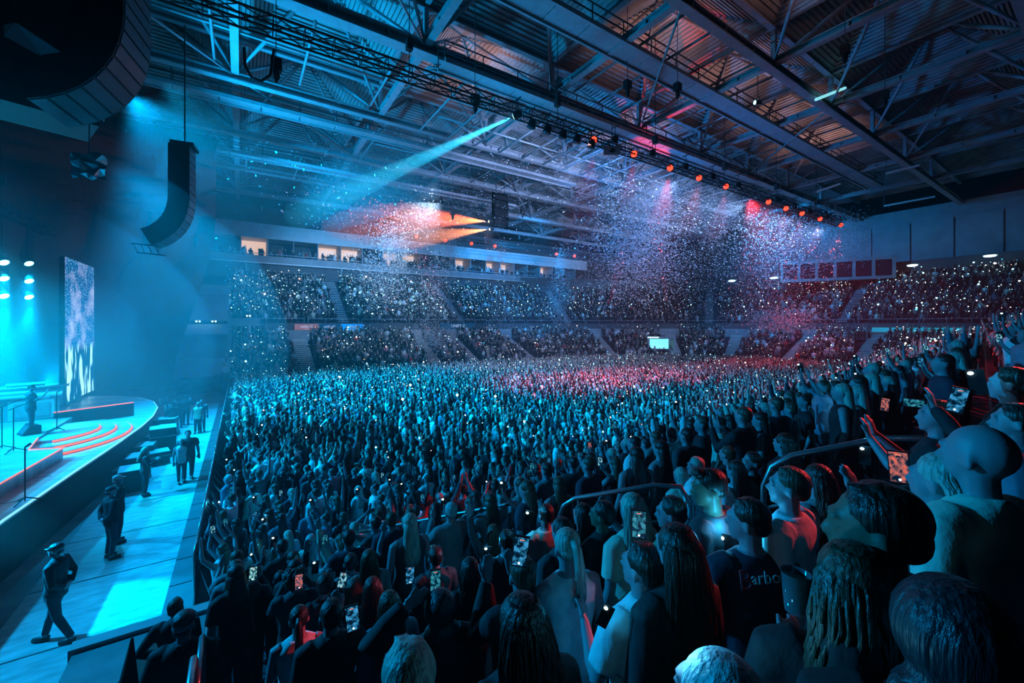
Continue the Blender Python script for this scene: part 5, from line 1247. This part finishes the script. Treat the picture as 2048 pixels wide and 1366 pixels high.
def unique(base, pat):
    k = USED.get(base, 0); USED[base] = k + 1
    return base if k == 0 else pat % ORD[k]
MIDP = {}
for i, (d, x, y, z, a_) in enumerate(vis[:NMAX]):
    ms_ = [m for m in MIDS if d > 7 or m[0][0] in ('down', 'hold') and m[0][1] in ('down', 'hold')]
    sp = R.choices([m[0] for m in ms_], [m[1] for m in ms_])[0]
    tc = R.choice(TC[:18] if d < 6 else TC); hc = R.choices(['dark', 'brown', 'blonde', 'grey'], [6, 4, 2.2, .4])[0]
    ar = ARMW[sp[0] + '/' + sp[1]]
    pj = proj((x, y, z + 1.6)); mark, wd_ = landmark(pj)
    base = 'person in %s top, %s hair, %s, %s' % (names_top[tc], hc + ' ' + HWRD[sp[5]].replace(' hair', ''), ar, wd_ + ' ' + mark)
    lab = unique(base, 'person in %s top, %s hair, %s, %%s %s %s' % (names_top[tc], hc + ' ' + HWRD[sp[5]].replace(' hair', ''), ar, wd_, mark))
    zone = 'near stand crowd' if a_ == 'stand' else 'front floor crowd'
    h = R.uniform(1.66, 1.86) if sp[5] == 'short' else R.uniform(1.58, 1.74)
    fz = facing(x, y) + rad(R.gauss(0, 16)) if a_ == 'stand' else facing(x, y, (-8, 24)) + rad(R.gauss(0, 22))
    t = person(sp, 'mid', (x, y, z), fz, h, TOPC[tc], HAIRC[hc], lab, 'people in the ' + zone)
    if sp[0] in ('hold', 'high') or sp[1] in ('hold',):
        if R.random() < .75:
            hp = hand_pt(t, sp, 1, .14); tr = R.random() < .35
            dz = -math.degrees(fz) - math.degrees(math.atan2(x, y)); 
            base = ('lit phone torch' if tr else 'glowing phone screen') + ' held up ' + wd_ + ' ' + mark
            phone(hp, 0, 'torch' if tr else R.choice(['blue', 'white', 'blue', 'dim', 'red']), unique(base, ('lit phone torch' if tr else 'glowing phone screen') + ' held up, %s ' + wd_ + ' ' + mark), 'phones held up in the ' + zone, R.uniform(-14, 14), 1.15 if tr else 1.0, 0, False)

# low detail figures for everyone further away: each kind one mesh, set out by geometry nodes
protos = bpy.data.collections.new('crowd_figures')
def far_figure(k, pl, pr, hair, long_sleeve):
    b = MB(); n = 8
    b.loft([ring((0, cy_, z), rx + .015, ry + .015, n, .9) for z, rx, ry, cy_ in (TORSO[0], TORSO[2], TORSO[4], TORSO[6], TORSO[8])], 1)
    b.tube([(0, 0, 1.45), (0, 0, 1.56)], .055, 6, 0); b.ell((0, .008, 1.625), (.076, .092, .112), 8, 6, None, 0)
    b.ell((0, -.025, 1.66), (.086, .098, .092), 8, 6, None, 2)
    if hair: b.loft([ring((0, -.06, 1.64), .085, .06, 7), ring((0, -.10, 1.45), .11, .05, 7), ring((0, -.10, 1.24), .07, .03, 7)], 2)
    for s, pose in ((-1, pl), (1, pr)):
        A_, E, W, H = arm_pts(pose, s)
        b.tube([A_, E], [.064, .05], 6, 1); b.tube([E, W], [.045, .03], 6, 1 if long_sleeve else 0); b.ell(W + H * .08, (.04, .03, .085), 5, 4, frame(H), 0)
        b.tube([(.09 * s, 0, .9), (.1 * s, 0, .48), (.1 * s, 0, .05)], [.09, .06, .05], 6, 3)
    o = bpy.data.objects.new('figure_%02d' % k, b.mesh('figure', [M['i_skin'], M['i_top'], M['i_hair'], M['trousers']], True)); protos.objects.link(o)
FIG = [('down', 'down', 0, 1), ('down', 'down', 1, 0), ('vee', 'vee', 0, 0), ('up', 'up', 1, 0), ('hold', 'hold', 0, 1), ('up', 'down', 1, 0), ('down', 'hold', 0, 0), ('high', 'high', 0, 1), ('down', 'vee', 0, 0), ('chest', 'chest', 1, 1)]
FW = [7, 7, 1.2, .8, 2, .9, 1.3, .8, 1.0, 2]
for k, f in enumerate(FIG): far_figure(k, *f)
ng = bpy.data.node_groups.new('set_out_figures', 'GeometryNodeTree')
ng.interface.new_socket('Geometry', in_out='INPUT', socket_type='NodeSocketGeometry'); ng.interface.new_socket('Geometry', in_out='OUTPUT', socket_type='NodeSocketGeometry')
gi = ng.nodes.new('NodeGroupInput'); go = ng.nodes.new('NodeGroupOutput'); ip = ng.nodes.new('GeometryNodeInstanceOnPoints'); ci = ng.nodes.new('GeometryNodeCollectionInfo')
ci.inputs['Collection'].default_value = protos; ci.inputs['Separate Children'].default_value = True; ci.inputs['Reset Children'].default_value = True
def na(nm, ty):
    n_ = ng.nodes.new('GeometryNodeInputNamedAttribute'); n_.data_type = ty; n_.inputs['Name'].default_value = nm; return n_.outputs['Attribute']
ng.links.new(gi.outputs[0], ip.inputs['Points']); ng.links.new(ci.outputs[0], ip.inputs['Instance']); ip.inputs['Pick Instance'].default_value = True
ng.links.new(na('vi', 'INT'), ip.inputs['Instance Index']); ng.links.new(na('rot', 'FLOAT_VECTOR'), ip.inputs['Rotation']); ng.links.new(na('scl', 'FLOAT_VECTOR'), ip.inputs['Scale'])
ng.links.new(ip.outputs[0], go.inputs[0])
def crowd(name, label, pts, dark=0.0):
    me = bpy.data.meshes.new(name); me.from_pydata([p[:3] for p in pts], [], []); n = len(pts)
    a_ = me.attributes.new('vi', 'INT', 'POINT'); a_.data.foreach_set('value', [R.choices(range(len(FIG)), FW)[0] for _ in pts])
    a_ = me.attributes.new('rot', 'FLOAT_VECTOR', 'POINT'); a_.data.foreach_set('vector', [v for p in pts for v in (0, 0, p[3] + R.gauss(0, .35))])
    sc = [R.uniform(.9, 1.06) for _ in pts]; a_ = me.attributes.new('scl', 'FLOAT_VECTOR', 'POINT'); a_.data.foreach_set('vector', [v for s_ in sc for v in (s_, s_, s_)])
    cols = []
    for p in pts:
        c = TOPC[R.choice(TC[:18] if R.random() < dark else TC)]; k = R.uniform(.7, 1.25); cols += [c[0] * k, c[1] * k, c[2] * k, 1]
    a_ = me.attributes.new('tone', 'FLOAT_COLOR', 'POINT'); a_.data.foreach_set('color', cols)
    o = link(name, me); md = o.modifiers.new('set_out', 'NODES'); md.node_group = ng; tag(o, label, 'crowd', None, 'stuff'); return o
rest = vis[NMAX:]
crowd('floor_crowd', 'dense standing crowd covering the arena floor', [(x, y, z, facing(x, y, (-8, 24))) for d, x, y, z, a_ in rest if a_ == 'floor'])
crowd('near_stand_crowd', 'crowd in the near stand running off to the right', [(x, y, z, facing(x, y, (-6, 26))) for d, x, y, z, a_ in rest if a_ == 'stand'])
def tier(rows, gaps, run, dens, gw):
    out = []
    for d_, z in rows:
        s = .4
        while s < LT:
            if all(abs(s - g) > gw for g in gaps) and R.random() < dens:
                p, nrm = bowl(s, d_ + run * .55 + R.uniform(-.1, .1), z); out.append((p.x, p.y, p.z, facing(p.x, p.y, (-8, 24))))
            s += R.uniform(.52, .66) * (1.0 + (d_ * .0))
    return out
low_pts = tier(LOW, STAIRS_LOW, .85, .95, .95); up_pts = tier(UPP, STAIRS_UP, .8, .93, .8)
vp = vt.location
low_pts = [p for p in low_pts if (p[0] - vp.x) ** 2 + (p[1] - vp.y) ** 2 > 4 or p[2] < 1.0]
crowd('lower_stand_crowd', 'seated crowd filling the lower stand around the far side', low_pts, .45)
crowd('upper_stand_crowd', 'crowd with phone lights filling the upper stand', up_pts, .75)
# people at the suite balcony: single figures, silhouettes against the lit rooms
fig_mesh = [o.data for o in protos.objects]
x = -2.0; ns_ = 0
while x < 48 and ns_ < 0: x += 1
suite_pts = []
for k in range(150):
    x = R.uniform(-2.5, 55); suite_pts.append((x, 62.4 + R.uniform(.25, .9), 14.2, math.pi + R.gauss(0, .4)))
crowd('suite_crowd', 'row of guests standing at the suite balcony', suite_pts)

# phone lights: tiny glowing spots held over the far crowds
def lights_obj(name, label, pts, cols_w):
    ms = []
    for nm, c, e_ in (('cool', (.35, .85, 1), 9.0), ('white', (1, .9, .85), 7.0), ('warm', (1, .45, .25), 5.0), ('blue', (.05, .5, 1), 3.0)):
        ms.append(bpy.data.materials.get('phone_light_' + nm) or mat('phone_light_' + nm, (.8, .8, .8), .4, emit=c, es=e_))
    q = MB()
    for p, r_ in pts:
        mi = R.choices([0, 1, 2, 3], cols_w)[0]
        q.add([p + Vector(v) * r_ for v in ((1, 0, 0), (-1, 0, 0), (0, 1, 0), (0, -1, 0), (0, 0, 1), (0, 0, -1))], [(0, 2, 4), (2, 1, 4), (1, 3, 4), (3, 0, 4), (2, 0, 5), (1, 2, 5), (3, 1, 5), (0, 3, 5)], mi)
    o = q.obj(name, ms); tag(o, label, 'phone lights', None, 'stuff'); return o
def big():
    u = R.random(); return .040 if u < .66 else .058 if u < .94 else .115
rr = lambda p, lo, hi, k: [(Vector((q_[0] + R.uniform(-.2, .2) - .25, q_[1] + R.uniform(-.3, .0), q_[2] + R.uniform(lo, hi))), big() * (.6 + .4 * R.random()) * k) for q_ in p]
lights_obj('upper_phone_lights', 'hundreds of tiny phone lights over the upper stand crowd', rr(R.sample(up_pts, int(len(up_pts) * .62)), 1.5, 2.0, 1.15), (6, 3, 1, 2))
lights_obj('lower_phone_lights', 'tiny phone lights over the lower stand crowd', rr(R.sample(low_pts, int(len(low_pts) * .34)), 1.5, 2.0, .95), (5, 3, 2, 1))
fl_pts = [(x, y, z) for d, x, y, z, a_ in rest]
lights_obj('floor_phone_lights', 'scattered phone lights above the standing floor crowd', [(p, r_ * (.45 + min(.55, (p.y + p.x) / 60))) for p, r_ in rr(R.sample(fl_pts, int(len(fl_pts) * .15)), 1.65, 2.1, .8)], (5, 1.5, 1.5, 2))

# ================================================================== confetti
def confetti(n, clouds, size):
    q = MB(); cum = [c[-1] for c in clouds]
    for _ in range(n):
        c = R.choices(clouds, cum)[0]; kind_, ce_, sg_, w_ = c
        p = Vector((R.gauss(ce_[0], sg_[0]), R.gauss(ce_[1], sg_[1]), R.gauss(ce_[2], sg_[2])))
        if kind_ == 'fall':                # thin falling tail under a burst
            p = Vector((R.gauss(ce_[0], sg_[0]), R.gauss(ce_[1], sg_[1]), R.uniform(ce_[2] - sg_[2], ce_[2] + sg_[2])))
        if not (2 < p.z < 20.5): continue
        s_ = size * R.uniform(.7, 1.2); a_ = Vector((R.gauss(0, 1), R.gauss(0, 1), R.gauss(0, 1))).normalized(); b_ = a_.orthogonal().normalized()
        q.add([p + a_ * s_ + b_ * s_ * .6, p - a_ * s_ + b_ * s_ * .6, p - a_ * s_ - b_ * s_ * .6, p + a_ * s_ - b_ * s_ * .6], [(0, 1, 2, 3)])
    return q
def P3(px, py, Y): return atY(px, py, Y)
CL = []
def cl(px, py, Y, sx, sy, sz, w, kind='g'):
    p = P3(px, py, Y); CL.append((kind, (p.x, p.y, p.z), (sx, sy, sz), w))
cl(1290, 430, 30, 2.6, 2.4, 3.2, 26); cl(1260, 500, 30, 2.4, 2.2, 2.4, 12); cl(1200, 330, 24, 1.6, 1.6, 2.0, 8); cl(1330, 360, 26, 2.2, 2.0, 2.4, 10); cl(1430, 420, 25, 2.6, 2.2, 2.8, 12)
cl(1560, 500, 24, 3.6, 2.6, 3.0, 11); cl(1670, 470, 20, 3.0, 1.6, 1.5, 7); cl(1260, 540, 32, 4.0, 3.2, 1.8, 12); cl(1560, 640, 24, 2.6, 2.2, .9, 6); cl(1400, 520, 27, 5, 4, 4, 10)
cl(790, 500, 44, .9, .9, 1.2, 5); cl(765, 560, 44, 1.6, 1.2, 1.8, 5); cl(780, 440, 40, 3.0, 3, .9, 3); cl(900, 500, 46, .6, .6, 1.3, 2.5); cl(875, 600, 44, 1.3, 1, 2.8, 4.5); cl(860, 680, 44, 1.2, 1, .8, 3)
cl(1003, 510, 48, .6, .6, 1.0, 1.5); cl(1122, 530, 48, .6, .6, 1.5, 2.0); cl(1120, 610, 46, 1.0, 1, 1.8, 4.5); cl(1005, 620, 46, 1.2, 1, 2.2, 2)
cl(800, 380, 34, 5, 4, 2.0, 2.2); cl(1000, 330, 30, 5, 4, 3, 1.6); cl(1050, 420, 34, 8, 5, 4, 2.5)
paper = mat('confetti_paper', (.92, .92, .95), .5, spec=.6)
pbn = paper.node_tree.nodes['Principled BSDF']
tr_ = paper.node_tree.nodes.new('ShaderNodeBsdfTranslucent'); tr_.inputs[0].default_value = (.9, .9, .95, 1); mxs = paper.node_tree.nodes.new('ShaderNodeMixShader'); mxs.inputs[0].default_value = .45
paper.node_tree.links.new(pbn.outputs[0], mxs.inputs[1]); paper.node_tree.links.new(tr_.outputs[0], mxs.inputs[2]); paper.node_tree.links.new(mxs.outputs[0], paper.node_tree.nodes['Material Output'].inputs['Surface'])
o = confetti(70000, CL, .060).obj('confetti', paper); tag(o, 'clouds of white confetti drifting down through the hall', 'confetti', None, 'stuff')

# ------------------------------------------------------------------ haze (hall and stage smoke, and volumes added to make beams show)
def haze(name, loc, r, dens, col, label, aniso=.3, box=False):
    m = bpy.data.materials.new(name); m.use_nodes = True; nt = m.node_tree; nt.nodes.remove(nt.nodes['Principled BSDF'])
    v = nt.nodes.new('ShaderNodeVolumeScatter'); v.inputs['Density'].default_value = dens; v.inputs['Color'].default_value = (*col, 1); v.inputs['Anisotropy'].default_value = aniso
    nt.links.new(v.outputs[0], nt.nodes['Material Output'].inputs['Volume'])
    q = MB()
    if box: q.box(loc, r)
    else: q.ell(loc, r, 32, 20)
    o = q.obj(name, m); tag(o, label, 'haze', None, 'stuff'); return o
haze('hall_haze', (30, 28, 12.5), (94, 74, 24.9), .0016, (1, 1, 1), 'thin smoke haze that fills the whole arena hall', .2, True)
for nm_, k_, lab_ in (('outer', 1.32, 'thin outer veil of smoke haze around the stage'), ('middle', 1.0, 'blue smoke haze hanging over the stage'), ('inner', .72, 'denser smoke haze close to the stage lamps')):
    haze('stage_haze', (-11.5, 27, 4.5), (10.5 * k_, 15 * k_, 7.8 * k_), .0075, (1, 1, 1), lab_, .2)
def beam_haze(name, a, b, r, dens, label):  # extra scatter volume, shaped so that the light in it shows
    a = Vector(a); b = Vector(b); m = bpy.data.materials.new(name); m.use_nodes = True; nt = m.node_tree; nt.nodes.remove(nt.nodes['Principled BSDF'])
    v = nt.nodes.new('ShaderNodeVolumeScatter'); v.inputs['Density'].default_value = dens; v.inputs['Anisotropy'].default_value = .1
    nt.links.new(v.outputs[0], nt.nodes['Material Output'].inputs['Volume'])
    q = MB(); q.ell((a + b) / 2, (r, r, (b - a).length / 2), 24, 16, frame(b - a)); o = q.obj(name, m); tag(o, label, 'haze', None, 'stuff')
bd = (Vector((-8, 60, 10.6)) - BEAM0).normalized()
beam_haze('beam_haze', BEAM0 - bd * 2, BEAM0 + bd * 21, 2.6, .05, 'added smoke volume shaped along the bright cyan beam')
beam_haze('orange_haze', atY(1010, 452, 36), atY(640, 452, 39), 2.2, .09, 'added smoke volume shaped around the two orange beams')
beam_haze('truss_haze', (17, 20.5, 16), (60, 20.5, 16), 3.0, .008, 'added smoke volume for the glow under the red lamps')
